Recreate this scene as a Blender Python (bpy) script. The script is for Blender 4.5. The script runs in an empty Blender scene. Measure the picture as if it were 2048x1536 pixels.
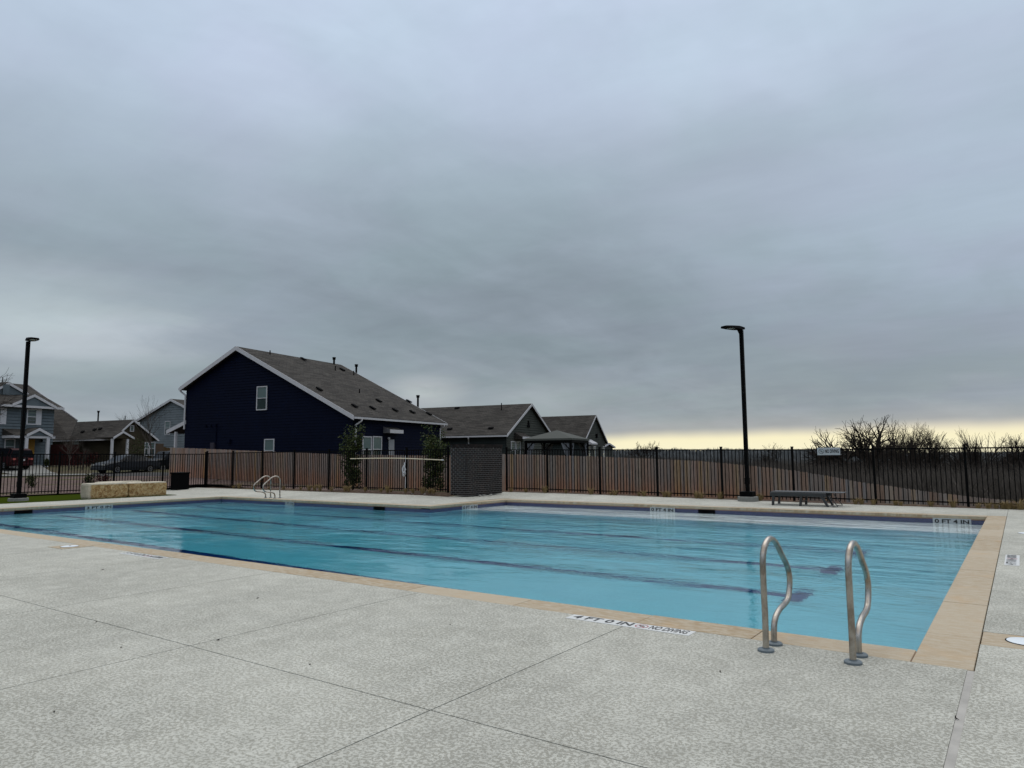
import bpy, math, random
import numpy as np
from mathutils import Vector, noise as mnoise

random.seed(7)
SC = bpy.context.scene
COL = SC.collection
R = math.radians

# ------------------------------------------------------------------ camera
H = 1.5                                  # eye height above the pool deck
F, YAW, PITCH, ROLL = 1420.5, .6182, .1021, -.007
cy, sy, cp, sp = math.cos(YAW), math.sin(YAW), math.cos(PITCH), math.sin(PITCH)
FWD = Vector((-sy*cp, cy*cp, sp)); RT = Vector((cy, sy, 0)); UP = RT.cross(FWD)
RT2 = RT*math.cos(ROLL) + UP*math.sin(ROLL); UP2 = -RT*math.sin(ROLL) + UP*math.cos(ROLL)
AH = Vector((cy, sy, 0)); DH = Vector((-sy, cy, 0)); CAM = Vector((0, 0, H))
cam_d = bpy.data.cameras.new('camera'); cam = bpy.data.objects.new('camera', cam_d); COL.objects.link(cam)
cam_d.sensor_width = 36; cam_d.lens = 36*F/2048; cam_d.clip_start = .05; cam_d.clip_end = 3000
from mathutils import Matrix
m = Matrix((RT2, UP2, -FWD)).transposed().to_4x4(); m.translation = CAM
cam.matrix_world = m
SC.camera = cam
SC.view_settings.view_transform = 'Standard'; SC.view_settings.look = 'None'
SC.view_settings.exposure = 0; SC.view_settings.gamma = 1
SC.render.engine = 'CYCLES'
SC.cycles.use_denoising = True
SC.cycles.max_bounces = 10; SC.cycles.transmission_bounces = 8; SC.cycles.transparent_max_bounces = 12
SC.cycles.sample_clamp_indirect = 6

# survey helpers: a traced direction met with a real plane
def ray(u, v): return RT2*((u-1024)/F) + UP2*((768-v)/F) + FWD
def on_z(u, v, z=0): D = ray(u, v); return CAM + D*((z-H)/D.z)
def on_y(u, v, y): D = ray(u, v); return CAM + D*(y/D.y)
def on_x(u, v, x): D = ray(u, v); return CAM + D*(x/D.x)
def atdep(u, v, dep): D = ray(u, v); return CAM + D*(dep/D.dot(DH))
def hit(u, v, P, N): D = ray(u, v); return CAM + D*((P-CAM).dot(N)/D.dot(N))
def tdep(x, y):
    p = Vector((x, y, 0)); d = p.dot(DH); l = p.dot(AH); return l, d

# ------------------------------------------------------------------ node helpers
class NT:
    def __init__(s, nt): s.nt = nt; s.n = nt.nodes; s.l = nt.links
    def node(s, t, **k):
        n = s.n.new(t)
        for a, b in k.items(): setattr(n, a, b)
        return n
    def put(s, sock, v):
        if hasattr(v, 'is_output') or isinstance(v, bpy.types.NodeSocket): s.l.new(v, sock)
        elif v is not None:
            if isinstance(v, (tuple, list)) and len(v) == 3 and sock.type == 'RGBA': v = (*v, 1)
            sock.default_value = v
    def math(s, op, a, b=None, c=None, clamp=False):
        n = s.node('ShaderNodeMath', operation=op, use_clamp=clamp)
        s.put(n.inputs[0], a)
        if b is not None: s.put(n.inputs[1], b)
        if c is not None: s.put(n.inputs[2], c)
        return n.outputs[0]
    def vm(s, op, a, b=None):
        n = s.node('ShaderNodeVectorMath', operation=op); s.put(n.inputs[0], a)
        if b is not None: s.put(n.inputs[1], b)
        return n.outputs['Value'] if op in ('DOT_PRODUCT', 'LENGTH') else n.outputs[0]
    def scalev(s, a, f):
        n = s.node('ShaderNodeVectorMath', operation='SCALE'); s.put(n.inputs[0], a); s.put(n.inputs['Scale'], f); return n.outputs[0]
    def mix(s, f, a, b, bt='MIX'):
        n = s.node('ShaderNodeMix', data_type='RGBA', blend_type=bt); s.put(n.inputs[0], f); s.put(n.inputs[6], a); s.put(n.inputs[7], b); return n.outputs[2]
    def mr(s, v, a, b, c=0., d=1., interp='SMOOTHSTEP'):
        n = s.node('ShaderNodeMapRange', interpolation_type=interp)
        for i, q in enumerate((v, a, b, c, d)): s.put(n.inputs[i], q)
        return n.outputs[0]
    def noise(s, vec, scale, detail=3, rough=.55, dist=0, dims='3D'):
        n = s.node('ShaderNodeTexNoise', noise_dimensions=dims)
        if vec is not None: s.put(n.inputs['Vector'], vec)
        s.put(n.inputs['Scale'], scale); n.inputs['Detail'].default_value = detail
        n.inputs['Roughness'].default_value = rough; n.inputs['Distortion'].default_value = dist
        return n.outputs['Fac']
    def ramp(s, f, stops, interp='LINEAR'):
        n = s.node('ShaderNodeValToRGB'); cr = n.color_ramp; cr.interpolation = interp
        while len(cr.elements) < len(stops): cr.elements.new(.5)
        for e, (p, c) in zip(cr.elements, stops): e.position = p; e.color = (*c, 1) if len(c) == 3 else c
        s.put(n.inputs[0], f); return n.outputs[0]
    def mapping(s, vec, scale=(1, 1, 1), rot=(0, 0, 0)):
        n = s.node('ShaderNodeMapping'); s.put(n.inputs[0], vec); n.inputs['Scale'].default_value = scale; n.inputs['Rotation'].default_value = rot; return n.outputs[0]
    def bump(s, h, strength=.3, dist=.01):
        n = s.node('ShaderNodeBump'); s.put(n.inputs['Height'], h); n.inputs['Strength'].default_value = strength; n.inputs['Distance'].default_value = dist; return n.outputs[0]

def lin(r, g, b):
    f = lambda c: ((c/255+.055)/1.055)**2.4 if c > 10 else c/255/12.92
    return (f(r), f(g), f(b))

# ------------------------------------------------------------------ world
W = bpy.data.worlds.new('World'); SC.world = W; W.use_nodes = True
w = NT(W.node_tree); w.n.clear()
SUN_EL, SUN_AZ = 58, -12            # elevation, azimuth from +Y towards +X
sky = w.node('ShaderNodeTexSky', sky_type='NISHITA'); sky.sun_disc = False
sky.sun_elevation = R(SUN_EL); sky.sun_rotation = R(SUN_AZ)
bg1 = w.node('ShaderNodeBackground'); w.put(bg1.inputs[0], sky.outputs[0]); bg1.inputs[1].default_value = .08
tc = w.node('ShaderNodeTexCoord'); D = tc.outputs['Generated']
sep = w.node('ShaderNodeSeparateXYZ'); w.put(sep.inputs[0], D)
zz = sep.outputs['Z']
lat = w.vm('DOT_PRODUCT', D, tuple(AH)); dep = w.vm('DOT_PRODUCT', D, tuple(DH))
az = w.math('ARCTAN2', lat, dep)                     # 0 along the valley, + to the right
zc = w.math('MAXIMUM', zz, 0.)
# flattened cloud-deck coordinates
inv = w.math('DIVIDE', 1., w.math('ADD', zc, .16))
pl = w.scalev(D, inv)
warp = w.noise(pl, .9, 3, .5)
n1 = w.noise(w.mapping(pl, (1, 1, .2)), 1.1, 4, .5, .35)
n2 = w.noise(w.mapping(pl, (1.3, .8, .2), (0, 0, .6)), 2.6, 4, .55, .3)
base = w.ramp(w.math('ADD', zc, w.math('MULTIPLY', w.math('SUBTRACT', n1, .5), .14)), [
    (0, lin(166, 174, 176)), (.05, lin(156, 164, 168)), (.10, lin(148, 158, 163)), (.17, lin(145, 156, 164)), (.28, lin(154, 167, 176)),
    (.40, lin(172, 185, 197)), (.50, lin(195, 209, 225)), (.60, lin(206, 220, 238)), (.78, (1.0, 1.0, .99)), (1., (1.25, 1.23, 1.18))])
def blob(u, v, r0, r1, sx=1.):
    d = ray(u, v).normalized(); a0 = math.atan2(d.dot(AH), d.dot(DH)); z0 = d.z
    q = w.math('ADD', w.math('POWER', w.math('MULTIPLY', w.math('SUBTRACT', az, a0), 1/sx), 2.), w.math('POWER', w.math('SUBTRACT', zz, z0), 2.))
    q = w.math('SQRT', q)
    q = w.math('ADD', q, w.math('MULTIPLY', w.math('SUBTRACT', n2, .5), r1*1.1))
    return w.mr(q, r0, r1, 1., 0.)
def add(col, f, c, amt): return w.mix(w.math('MULTIPLY', f, amt), col, c)
c = base
c = add(c, blob(60, 600, .0, .07, 4.5), lin(192, 202, 207), .6)
c = add(c, blob(120, 680, .0, .06, 4.), lin(200, 209, 211), .6)
c = add(c, blob(330, 790, .0, .06, 3.2), lin(150, 163, 168), .6)
c = add(c, blob(845, 782, .0, .038, 2.4), lin(222, 224, 220), .42)
c = add(c, blob(1090, 800, .0, .05, 2.4), lin(172, 182, 182), .5)
c = add(c, blob(2000, 300, .0, .34, 1.5), lin(184, 197, 213), .7)
c = add(c, blob(1000, 120, .0, .22, 1.8), lin(182, 197, 213), .4)
c = add(c, blob(1500, 330, .0, .12, 2.), lin(165, 177, 188), .4)
c = add(c, blob(1050, 640, .0, .12, 3.2), lin(132, 142, 149), .6)
c = add(c, blob(900, 560, .0, .2, 2.2), lin(134, 148, 154), .4)
c = add(c, blob(1750, 740, .0, .1, 3.), lin(132, 140, 146), .5)
c = add(c, blob(250, 60, .0, .2, 2.), lin(178, 189, 208), .5)
# soft mottling of the deck
mot = w.mr(n2, .3, .7, .95, 1.05, 'LINEAR'); mot2 = w.mr(w.noise(w.mapping(pl, (.5, 1.6, .2), (0, 0, .3)), 4.5, 4, .6), .3, .7, .975, 1.025, 'LINEAR')
c = w.mix(1., c, w.math('MULTIPLY', mot, mot2), 'MULTIPLY')
bands = w.noise(w.mapping(D, (2.2, 2.2, 13)), 1.6, 5, .58, .5); low = w.mr(zz, .05, .5, 1., .25)
c = w.mix(1., c, w.math('ADD', 1., w.math('MULTIPLY', w.math('MULTIPLY', w.math('SUBTRACT', bands, .5), .32), low)), 'MULTIPLY')
c = w.mix(1., c, w.mix(w.mr(w.noise(pl, 1.7, 3, .5), .38, .62), (1.012, .995, 1.018, 1), (.985, 1.004, 1.0, 1)), 'MULTIPLY')
c = w.mix(1., c, (.985, 1.0, 1.02, 1), 'MULTIPLY')
# clear strip under the cloud edge, low in the west
edge = w.math('ADD', w.mr(az, .1, .75, .023, .038, 'LINEAR'), w.math('MULTIPLY', w.math('SUBTRACT', w.noise(D, 7, 3), .5), .012))
strip = w.math('MULTIPLY', w.mr(w.math('SUBTRACT', edge, zz), -.011, .008), w.mr(az, .02, .16))
strip = w.math('MULTIPLY', strip, w.mr(az, 1.6, 2.4, 1., 0.))
scol = w.ramp(w.mr(zz, 0., .045, 0., 1., 'LINEAR'), [(0, lin(253, 246, 212)), (.5, lin(252, 243, 204)), (1, lin(232, 222, 204))])
c = add(c, w.math('MULTIPLY', w.mr(w.math('SUBTRACT', edge, zz), -.035, .0), w.mr(az, .02, .2)), lin(178, 176, 170), .55)
c = add(c, strip, scol, 1.)
c = w.mix(w.mr(zz, -.12, -.02), (.12, .11, .1, 1), c)
bg2 = w.node('ShaderNodeBackground'); w.put(bg2.inputs[0], c); bg2.inputs[1].default_value = 1.0
mx = w.node('ShaderNodeMixShader'); mx.inputs[0].default_value = .97
w.l.new(bg1.outputs[0], mx.inputs[1]); w.l.new(bg2.outputs[0], mx.inputs[2])
wo = w.node('ShaderNodeOutputWorld'); w.l.new(mx.outputs[0], wo.inputs[0])
W.cycles.sampling_method = 'MANUAL'; W.cycles.sample_map_resolution = 512

sd = bpy.data.lights.new('sun', 'SUN'); so = bpy.data.objects.new('sun', sd); COL.objects.link(so)
sd.energy = .7; sd.angle = R(50); sd.color = (1, .97, .92)
el, azr = R(SUN_EL), R(SUN_AZ)
so.rotation_euler = Vector((math.sin(azr)*math.cos(el), math.cos(azr)*math.cos(el), math.sin(el))).to_track_quat('Z', 'Y').to_euler()

# ------------------------------------------------------------------ mesh helpers
class MB:
    def __init__(s): s.v = []; s.f = []
    def add(s, vs, fs):
        o = len(s.v); s.v += [tuple(p) for p in vs]; s.f += [tuple(i+o for i in f) for f in fs]
    def box(s, c, size, ax=Vector((1, 0, 0)), ay=None, az=None):
        ax = Vector(ax).normalized(); az = Vector(az or (0, 0, 1)).normalized(); ay = Vector(ay).normalized() if ay else az.cross(ax).normalized()
        c = Vector(c); hx, hy, hz = (q/2 for q in size)
        vs = [c+ax*(a*hx)+ay*(b*hy)+az*(d*hz) for d in (-1, 1) for b in (-1, 1) for a in (-1, 1)]
        s.add(vs, [(0, 2, 3, 1), (4, 5, 7, 6), (0, 1, 5, 4), (2, 6, 7, 3), (0, 4, 6, 2), (1, 3, 7, 5)]); return s
    def bar(s, a, b, wx, wy, up=(0, 0, 1)):
        a = Vector(a); b = Vector(b); d = (b-a); L = d.length; d.normalize(); up = Vector(up)
        if abs(d.dot(up)) > .98: up = Vector((0, 1, 0))
        ay = up.cross(d).normalized(); azz = d.cross(ay)
        return s.box((a+b)/2, (L, wx, wy), d, ay, azz)
    def prism(s, poly, d):          # planar polygon (list of Vector) extruded by vector d
        n = len(poly); d = Vector(d)
        nrm = Vector((0, 0, 0))
        for i in range(n): nrm += Vector(poly[i]).cross(Vector(poly[(i+1) % n]))
        if nrm.dot(d) > 0: poly = poly[::-1]
        vs = [Vector(p) for p in poly]+[Vector(p)+d for p in poly]
        s.add(vs, [tuple(range(n)), tuple(range(2*n-1, n-1, -1))]+[(i, i+n, (i+1) % n+n, (i+1) % n) for i in range(n)]); return s
    def tube(s, path, rad, n=8, cap=True):
        path = [Vector(p) for p in path]; k = len(path); rads = rad if isinstance(rad, (list, tuple)) else [rad]*k
        rings = []; prev = None
        for i, p in enumerate(path):
            t = (path[min(i+1, k-1)]-path[max(i-1, 0)]).normalized()
            if prev is None:
                u = t.orthogonal().normalized()
            else:
                u = (prev - t*prev.dot(t)); u = u.normalized() if u.length > 1e-6 else t.orthogonal().normalized()
            prev = u; vv = t.cross(u)
            rings.append([p+(u*math.cos(2*math.pi*j/n)+vv*math.sin(2*math.pi*j/n))*rads[i] for j in range(n)])
        vs = [q for r_ in rings for q in r_]
        fs = [(i*n+j, i*n+(j+1) % n, (i+1)*n+(j+1) % n, (i+1)*n+j) for i in range(k-1) for j in range(n)]
        if cap: fs += [tuple(range(n-1, -1, -1)), tuple(range((k-1)*n, k*n))]
        s.add(vs, fs); return s
    def lathe(s, c, prof, n=24, ax=(0, 0, 1)):
        c = Vector(c); ax = Vector(ax).normalized(); u = ax.orthogonal().normalized(); v = ax.cross(u)
        vs = [c+ax*h+(u*math.cos(2*math.pi*j/n)+v*math.sin(2*math.pi*j/n))*r for r, h in prof for j in range(n)]
        k = len(prof)
        fs = [(i*n+j, i*n+(j+1) % n, (i+1)*n+(j+1) % n, (i+1)*n+j) for i in range(k-1) for j in range(n)]
        fs += [tuple(range(n-1, -1, -1)), tuple(range((k-1)*n, k*n))]
        s.add(vs, fs); return s
    def mesh(s, name, mat, smooth=False):
        me = bpy.data.meshes.new(name); me.from_pydata(s.v, [], s.f)
        if mat: me.materials.append(mat)
        if smooth: me.polygons.foreach_set('use_smooth', [True]*len(me.polygons))
        me.update(); return me

def tag(o, label=None, cat=None, group=None, kind=None):
    if label: o['label'] = label
    if cat: o['category'] = cat
    if group: o['group'] = group
    if kind: o['kind'] = kind
    return o
def link(name, me, parent=None, loc=None, rot=None):
    o = bpy.data.objects.new(name, me); COL.objects.link(o)
    if loc is not None: o.location = loc
    if rot is not None: o.rotation_euler = rot
    if parent is not None: o.parent = parent
    return o
def build(mb, name, mat, parent=None, smooth=False, bevel=0, org=None, kind=None):
    org = Vector(org) if org is not None else (Vector(parent.location) if parent is not None and parent.parent is None else None)
    me = mb.mesh(name, mat, smooth)
    if org is not None and parent is None:
        me.transform(Matrix.Translation(-org)); o = link(name, me, None, org)
    elif parent is not None:
        wo_ = world_off(parent); me.transform(Matrix.Translation(-wo_)); o = link(name, me, parent)
    else: o = link(name, me)
    if smooth:
        try: me.set_sharp_from_angle(angle=R(40))
        except Exception: pass
    if bevel:
        b = o.modifiers.new('bevel', 'BEVEL'); b.width = bevel; b.segments = 2; b.limit_method = 'ANGLE'; b.angle_limit = R(40)
    if kind: o['kind'] = kind
    return o
def world_off(o):
    v = Vector((0, 0, 0))
    while o is not None: v += Vector(o.location); o = o.parent
    return v
def thing(name, loc, label, cat, group=None):
    o = bpy.data.objects.new(name, None); COL.objects.link(o); o.location = loc; o.empty_display_size = .2
    return tag(o, label, cat, group)
def copy_tree(o, parent=None):
    c_ = o.copy(); COL.objects.link(c_); c_.parent = parent
    for ch in [q for q in o.children]: copy_tree(ch, c_)
    return c_

# ------------------------------------------------------------------ materials
def mat(name, col, rough=.7, metal=0., spec=None, fn=None):
    spec = spec if spec is not None else (.12 if rough > .55 else .45)
    M = bpy.data.materials.new(name); M.use_nodes = True; t = NT(M.node_tree)
    b = t.n['Principled BSDF']; b.inputs['Base Color'].default_value = (*col, 1); b.inputs['Roughness'].default_value = rough
    b.inputs['Metallic'].default_value = metal; b.inputs['Specular IOR Level'].default_value = spec
    if fn:
        tc = t.node('ShaderNodeTexCoord'); geo = t.node('ShaderNodeNewGeometry'); oi = t.node('ShaderNodeObjectInfo')
        fn(t, b, tc.outputs['Object'], geo.outputs['Position'], oi.outputs['Random'])
    return M
def setc(t, b, c): t.put(b.inputs['Base Color'], c)

def f_deck(t, b, ob, wp, rnd):
    v2 = t.mapping(wp, (1, 1, 1))
    n = t.noise(v2, 46, 5, .72, .3); cov = t.math('ADD', t.math('MULTIPLY', t.math('SUBTRACT', t.noise(t.mapping(v2, (1, .45, 1), (0, 0, .7)), 3.1, 4, .6), .5), .11), t.math('MULTIPLY', t.math('SUBTRACT', t.noise(v2, .7, 3), .5), .06)); spots = t.mr(t.math('ADD', n, cov), .435, .525)
    n3 = t.noise(v2, 150, 2, .6)
    big = t.noise(v2, .55, 4, .6); mid = t.noise(v2, 5, 4, .6)
    d = t.mix(t.mr(big, .3, .7), (.322, .315, .268, 1), (.378, .370, .318, 1))
    l = t.mix(t.mr(mid, .3, .7), (.505, .502, .445, 1), (.562, .560, .500, 1))
    c = t.mix(spots, d, l)
    c = t.mix(1., c, t.mr(t.math('ADD', big, t.math('MULTIPLY', mid, .5)), .5, 1., .9, 1.06), 'MULTIPLY')
    st = t.mr(t.noise(v2, 1.7, 6, .7), .62, .72); c = t.mix(t.math('MULTIPLY', st, .12), c, (.34, .32, .28, 1))
    dmp = t.mr(t.noise(t.mapping(v2, (1, .5, 1), (0, 0, .5)), .8, 5, .65, .6), .56, .63); c = t.mix(t.math('MULTIPLY', dmp, .10), c, (.30, .295, .27, 1))
    c = t.mix(1., c, t.mr(rnd, 0, 1, .945, 1.04, 'LINEAR'), 'MULTIPLY')
    setc(t, b, c); t.put(b.inputs['Normal'], t.bump(t.math('ADD', spots, t.math('MULTIPLY', n3, .4)), .5, .004))
DECK = mat('knockdown_deck_coating', (.45, .45, .44), .75, fn=f_deck)
def f_cop(t, b, ob, wp, rnd):
    n = t.noise(t.mapping(wp, (2.5, 7, 1), (0, 0, .25)), 3, 6, .68, .5); n2 = t.noise(wp, 45, 4, .7)
    a = t.mix(t.mr(rnd, 0, 1, 0, 1, 'LINEAR'), (.46, .375, .265, 1), (.34, .25, .15, 1))
    c = t.mix(t.mr(n, .35, .68), a, (.48, .42, .32, 1)); c = t.mix(t.math('MULTIPLY', t.mr(n2, .5, .72), .35), c, (.33, .24, .14, 1))
    c = t.mix(t.math('MULTIPLY', t.mr(t.noise(wp, 2.1, 3), .55, .7), .3), c, (.5, .33, .17, 1))
    setc(t, b, c); t.put(b.inputs['Normal'], t.bump(n2, .25, .003))
COPING = mat('travertine_coping', (.5, .42, .3), .6, fn=f_cop)
GROUT = mat('coping_grout', (.30, .20, .14), .9)
def f_grit(col, var=.25, sc=20, rough2=None):
    def f(t, b, ob, wp, rnd):
        n = t.noise(wp, sc, 5, .6); c = t.mix(1., (*col, 1), t.mr(n, .25, .75, 1-var, 1+var), 'MULTIPLY')
        setc(t, b, c); t.put(b.inputs['Normal'], t.bump(n, .3, .01))
    return f
def f_tile(t, b, ob, wp, rnd):
    s_ = t.node('ShaderNodeSeparateXYZ'); t.put(s_.inputs[0], wp)
    cx = t.node('ShaderNodeCombineXYZ'); t.put(cx.inputs[0], t.math('ADD', s_.outputs[0], s_.outputs[1])); t.put(cx.inputs[1], s_.outputs[2])
    br = t.node('ShaderNodeTexBrick'); t.put(br.inputs[0], cx.outputs[0]); br.inputs['Scale'].default_value = 1
    br.inputs['Brick Width'].default_value = .03; br.inputs['Row Height'].default_value = .03; br.inputs['Mortar Size'].default_value = .003
    br.inputs['Color1'].default_value = (.012, .018, .07, 1); br.inputs['Color2'].default_value = (.035, .04, .13, 1); br.inputs['Mortar'].default_value = (.16, .17, .24, 1)
    br.offset = .5
    setc(t, b, br.outputs[0])
TILE = mat('waterline_mosaic', (.05, .07, .2), .15, fn=f_tile)
def f_plast(t, b, ob, wp, rnd):
    n = t.noise(wp, 1.2, 4, .6); n2 = t.noise(wp, 30, 3, .6)
    c = t.mix(t.mr(n, .3, .7), (.70, .78, .80, 1), (.78, .84, .85, 1)); c = t.mix(1., c, t.mr(n2, .3, .7, .94, 1.04), 'MULTIPLY'); setc(t, b, c)
PLASTER = mat('pool_plaster', (.75, .8, .82), .6, fn=f_plast)
LANE = mat('lane_tile', (.010, .026, .15), .3)
BLACK = mat('black_powder_coat', (.0022, .0022, .0025), .6, spec=.06)
BLACKM = mat('black_matte', (.003, .003, .0035), .8, spec=.05)
def f_steel(t, b, ob, wp, rnd):
    n = t.noise(t.mapping(wp, (60, 60, 3)), 4, 4, .6); t.put(b.inputs['Roughness'], t.mr(n, .3, .7, .22, .42))
    c = t.mix(t.mr(t.noise(wp, 9, 3), .4, .7), (.42, .39, .35, 1), (.27, .235, .20, 1)); setc(t, b, c)
STEEL = mat('brushed_stainless', (.5, .48, .45), .3, 1., fn=f_steel)
FLANGE = mat('grey_escutcheon', (.12, .15, .17), .5)
WHITE = mat('white_trim', (.55, .55, .57), .6, fn=f_grit((.55, .55, .57), .06, 6))
WTILE = mat('white_tile', (.66, .665, .65), .35)
PTILE = mat('waterline_plaque', (.40, .42, .43), .35)
INK = mat('black_lettering', (.012, .012, .012), .5)
RED = mat('red_print', (.35, .04, .06), .5)
LID = mat('white_plastic_lid', (.75, .8, .84), .4)
CONC = mat('concrete', (.22, .22, .205), .9, fn=f_grit((.22, .22, .205), .15, 14))
def f_mulch(t, b, ob, wp, rnd):
    n = t.noise(wp, 9, 5, .7); n2 = t.noise(wp, .5, 3)
    c = t.ramp(n, [(.3, (.035, .022, .016)), (.5, (.085, .055, .042)), (.7, (.16, .115, .09))]); c = t.mix(t.mr(n2, .4, .7), c, t.mix(1., c, (1.2, 1.25, 1.0, 1), 'MULTIPLY'))
    setc(t, b, c); t.put(b.inputs['Normal'], t.bump(n, .8, .05))
MULCH = mat('brown_mulch', (.1, .07, .05), .95, fn=f_mulch)
def f_pinkmulch(t, b, ob, wp, rnd):
    n = t.noise(wp, 5, 5, .7); n2 = t.noise(wp, .35, 3)
    c = t.ramp(n, [(.3, (.055, .035, .03)), (.5, (.13, .09, .08)), (.72, (.24, .18, .16))]); c = t.mix(t.mr(n2, .5, .7), c, (.10, .09, .045, 1))
    setc(t, b, c); t.put(b.inputs['Normal'], t.bump(n, .8, .05))
PMULCH = mat('pale_mulch_slope', (.2, .14, .12), .95, fn=f_pinkmulch)
def f_lawn(t, b, ob, wp, rnd):
    n = t.noise(wp, 4, 5, .7); n2 = t.noise(wp, .12, 4)
    c = t.ramp(n, [(.3, (.035, .035, .018)), (.6, (.085, .08, .04)), (.8, (.13, .115, .065))]); c = t.mix(t.mr(n2, .4, .65), c, (.085, .065, .045, 1)); setc(t, b, c)
    t.put(b.inputs['Normal'], t.bump(n, .6, .05))
GROUND = mat('dormant_grass_ground', (.08, .075, .04), .95, fn=f_lawn)
TURF = mat('artificial_turf', (.03, .05, .006), .95, spec=0, fn=f_grit((.036, .052, .006), .25, 40))
def f_wood(t, b, ob, wp, rnd):
    tint = t.ramp(rnd, [(0, (.32, .235, .20)), (.2, (.21, .185, .17)), (.4, (.32, .22, .17)), (.6, (.24, .165, .125)), (.8, (.29, .25, .225)), (.93, (.34, .23, .13)), (1, (.23, .215, .215))])
    g = t.noise(t.mapping(wp, (14, 14, 1.2)), 3, 5, .65)
    c = t.mix(1., tint, t.mr(g, .3, .7, .78, 1.2), 'MULTIPLY')
    s_ = t.node('ShaderNodeSeparateXYZ'); t.put(s_.inputs[0], ob)
    st = t.noise(t.mapping(wp, (1.5, 1.5, .5)), 1.0, 3, .6)
    lo = t.mr(t.math('ADD', s_.outputs[2], t.math('MULTIPLY', st, .9)), .75, 1.6)
    c = t.mix(t.math('MULTIPLY', t.math('SUBTRACT', 1., lo), .55), c, t.mix(1., c, (1.35, .85, .6, 1), 'MULTIPLY'))
    setc(t, b, c); t.put(b.inputs['Normal'], t.bump(g, .3, .01))
CEDAR = mat('weathered_cedar', (.17, .13, .1), .85, fn=f_wood)
def f_sid(col):
    def f(t, b, ob, wp, rnd):
        n = t.noise(wp, 1.1, 4, .6); c = t.mix(1., (*col, 1), t.mr(n, .3, .7, .88, 1.12), 'MULTIPLY'); setc(t, b, c)
    return f
def siding(name, col): return mat(name, col, .7, spec=.08, fn=f_sid(col))
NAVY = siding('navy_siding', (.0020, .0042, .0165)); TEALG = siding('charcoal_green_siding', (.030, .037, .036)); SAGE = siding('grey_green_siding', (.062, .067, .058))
LGREY = siding('light_grey_siding', (.17, .195, .21)); DGREY = siding('blue_grey_siding', (.115, .14, .155)); OLIVE = siding('olive_brown_siding', (.055, .045, .028)); BRWALL = siding('brown_brick_wall', (.085, .06, .042))
def f_shin(t, b, ob, wp, rnd):
    s_ = t.node('ShaderNodeSeparateXYZ'); t.put(s_.inputs[0], ob)
    cx = t.node('ShaderNodeCombineXYZ'); t.put(cx.inputs[0], t.math('ADD', t.math('MULTIPLY', s_.outputs[0], .77), t.math('MULTIPLY', s_.outputs[1], 1.)))
    t.put(cx.inputs[1], t.math('MULTIPLY', s_.outputs[2], 2.0))
    br = t.node('ShaderNodeTexBrick'); t.put(br.inputs[0], cx.outputs[0]); br.inputs['Scale'].default_value = 1
    br.inputs['Brick Width'].default_value = .55; br.inputs['Row Height'].default_value = .16; br.inputs['Mortar Size'].default_value = .012; br.inputs['Mortar Smooth'].default_value = .3
    br.inputs['Color1'].default_value = (.030, .027, .024, 1); br.inputs['Color2'].default_value = (.066, .060, .053, 1); br.inputs['Mortar'].default_value = (.018, .017, .015, 1)
    n = t.noise(wp, 1.2, 4, .6); n2 = t.noise(wp, 14, 3, .6)
    c = t.mix(1., br.outputs[0], t.mr(n, .3, .7, .9, 1.12), 'MULTIPLY'); c = t.mix(1., c, t.mr(n2, .3, .7, .88, 1.12), 'MULTIPLY')
    setc(t, b, c); t.put(b.inputs['Normal'], t.bump(br.outputs['Fac'], .5, -.02))
SHING = mat('asphalt_shingles', (.08, .07, .06), .95, spec=.2, fn=f_shin)
GLASS = mat('window_glass', (.03, .05, .05), .08, spec=.6)
BLIND = mat('window_blind', (.10, .15, .145), .25, spec=.6)
YDOOR = mat('yellow_door', (.33, .17, .012), .5)
GDOOR = mat('grey_door', (.30, .31, .33), .5)
def f_brick(t, b, ob, wp, rnd):
    n = t.noise(wp, 5.3, 2); n2 = t.noise(wp, 60, 3); c = t.ramp(n, [(.3, (.010, .009, .009)), (.55, (.022, .017, .016)), (.75, (.04, .028, .024))]); setc(t, b, c); t.put(b.inputs['Normal'], t.bump(n2, .3, .005))
BRICK = mat('dark_brick', (.02, .016, .015), .7, fn=f_brick)
MORTAR = mat('mortar', (.22, .215, .21), .95)
def f_lime(t, b, ob, wp, rnd, ew=.85):
    n = t.noise(wp, 9, 6, .75, .9); n2 = t.noise(wp, 26, 4, .7)
    g = t.node('ShaderNodeNewGeometry'); s_ = t.node('ShaderNodeSeparateXYZ'); t.put(s_.inputs[0], ob)
    c = t.ramp(n, [(.30, (.09, .045, .02)), (.42, (.26, .155, .065)), (.54, (.40, .29, .14)), (.68, (.52, .43, .27))])
    c = t.mix(t.math('MULTIPLY', t.mr(n2, .55, .7), .6), c, (.24, .15, .08, 1))
    crust = t.mr(t.math('ADD', s_.outputs[2], t.math('MULTIPLY', n2, .05)), .555, .575)
    c = t.mix(crust, c, (.62, .57, .46, 1))
    endf = t.mr(t.math('ADD', s_.outputs[1], t.math('MULTIPLY', n, .16)), .16, .24, 1., 0.)
    c = t.mix(t.math('MULTIPLY', endf, ew), c, (.48, .44, .36, 1))
    setc(t, b, c); t.put(b.inputs['Normal'], t.bump(n2, .7, .03))
LIME = mat('rough_limestone', (.55, .42, .24), .9, fn=f_lime)
LIME2 = mat('rough_limestone_split', (.55, .42, .24), .9, fn=lambda *a: f_lime(*a, ew=0.))
BARK = mat('winter_bark', (.028, .022, .018), .95)
BARKG = mat('grey_bark', (.06, .05, .043), .95)
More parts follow.
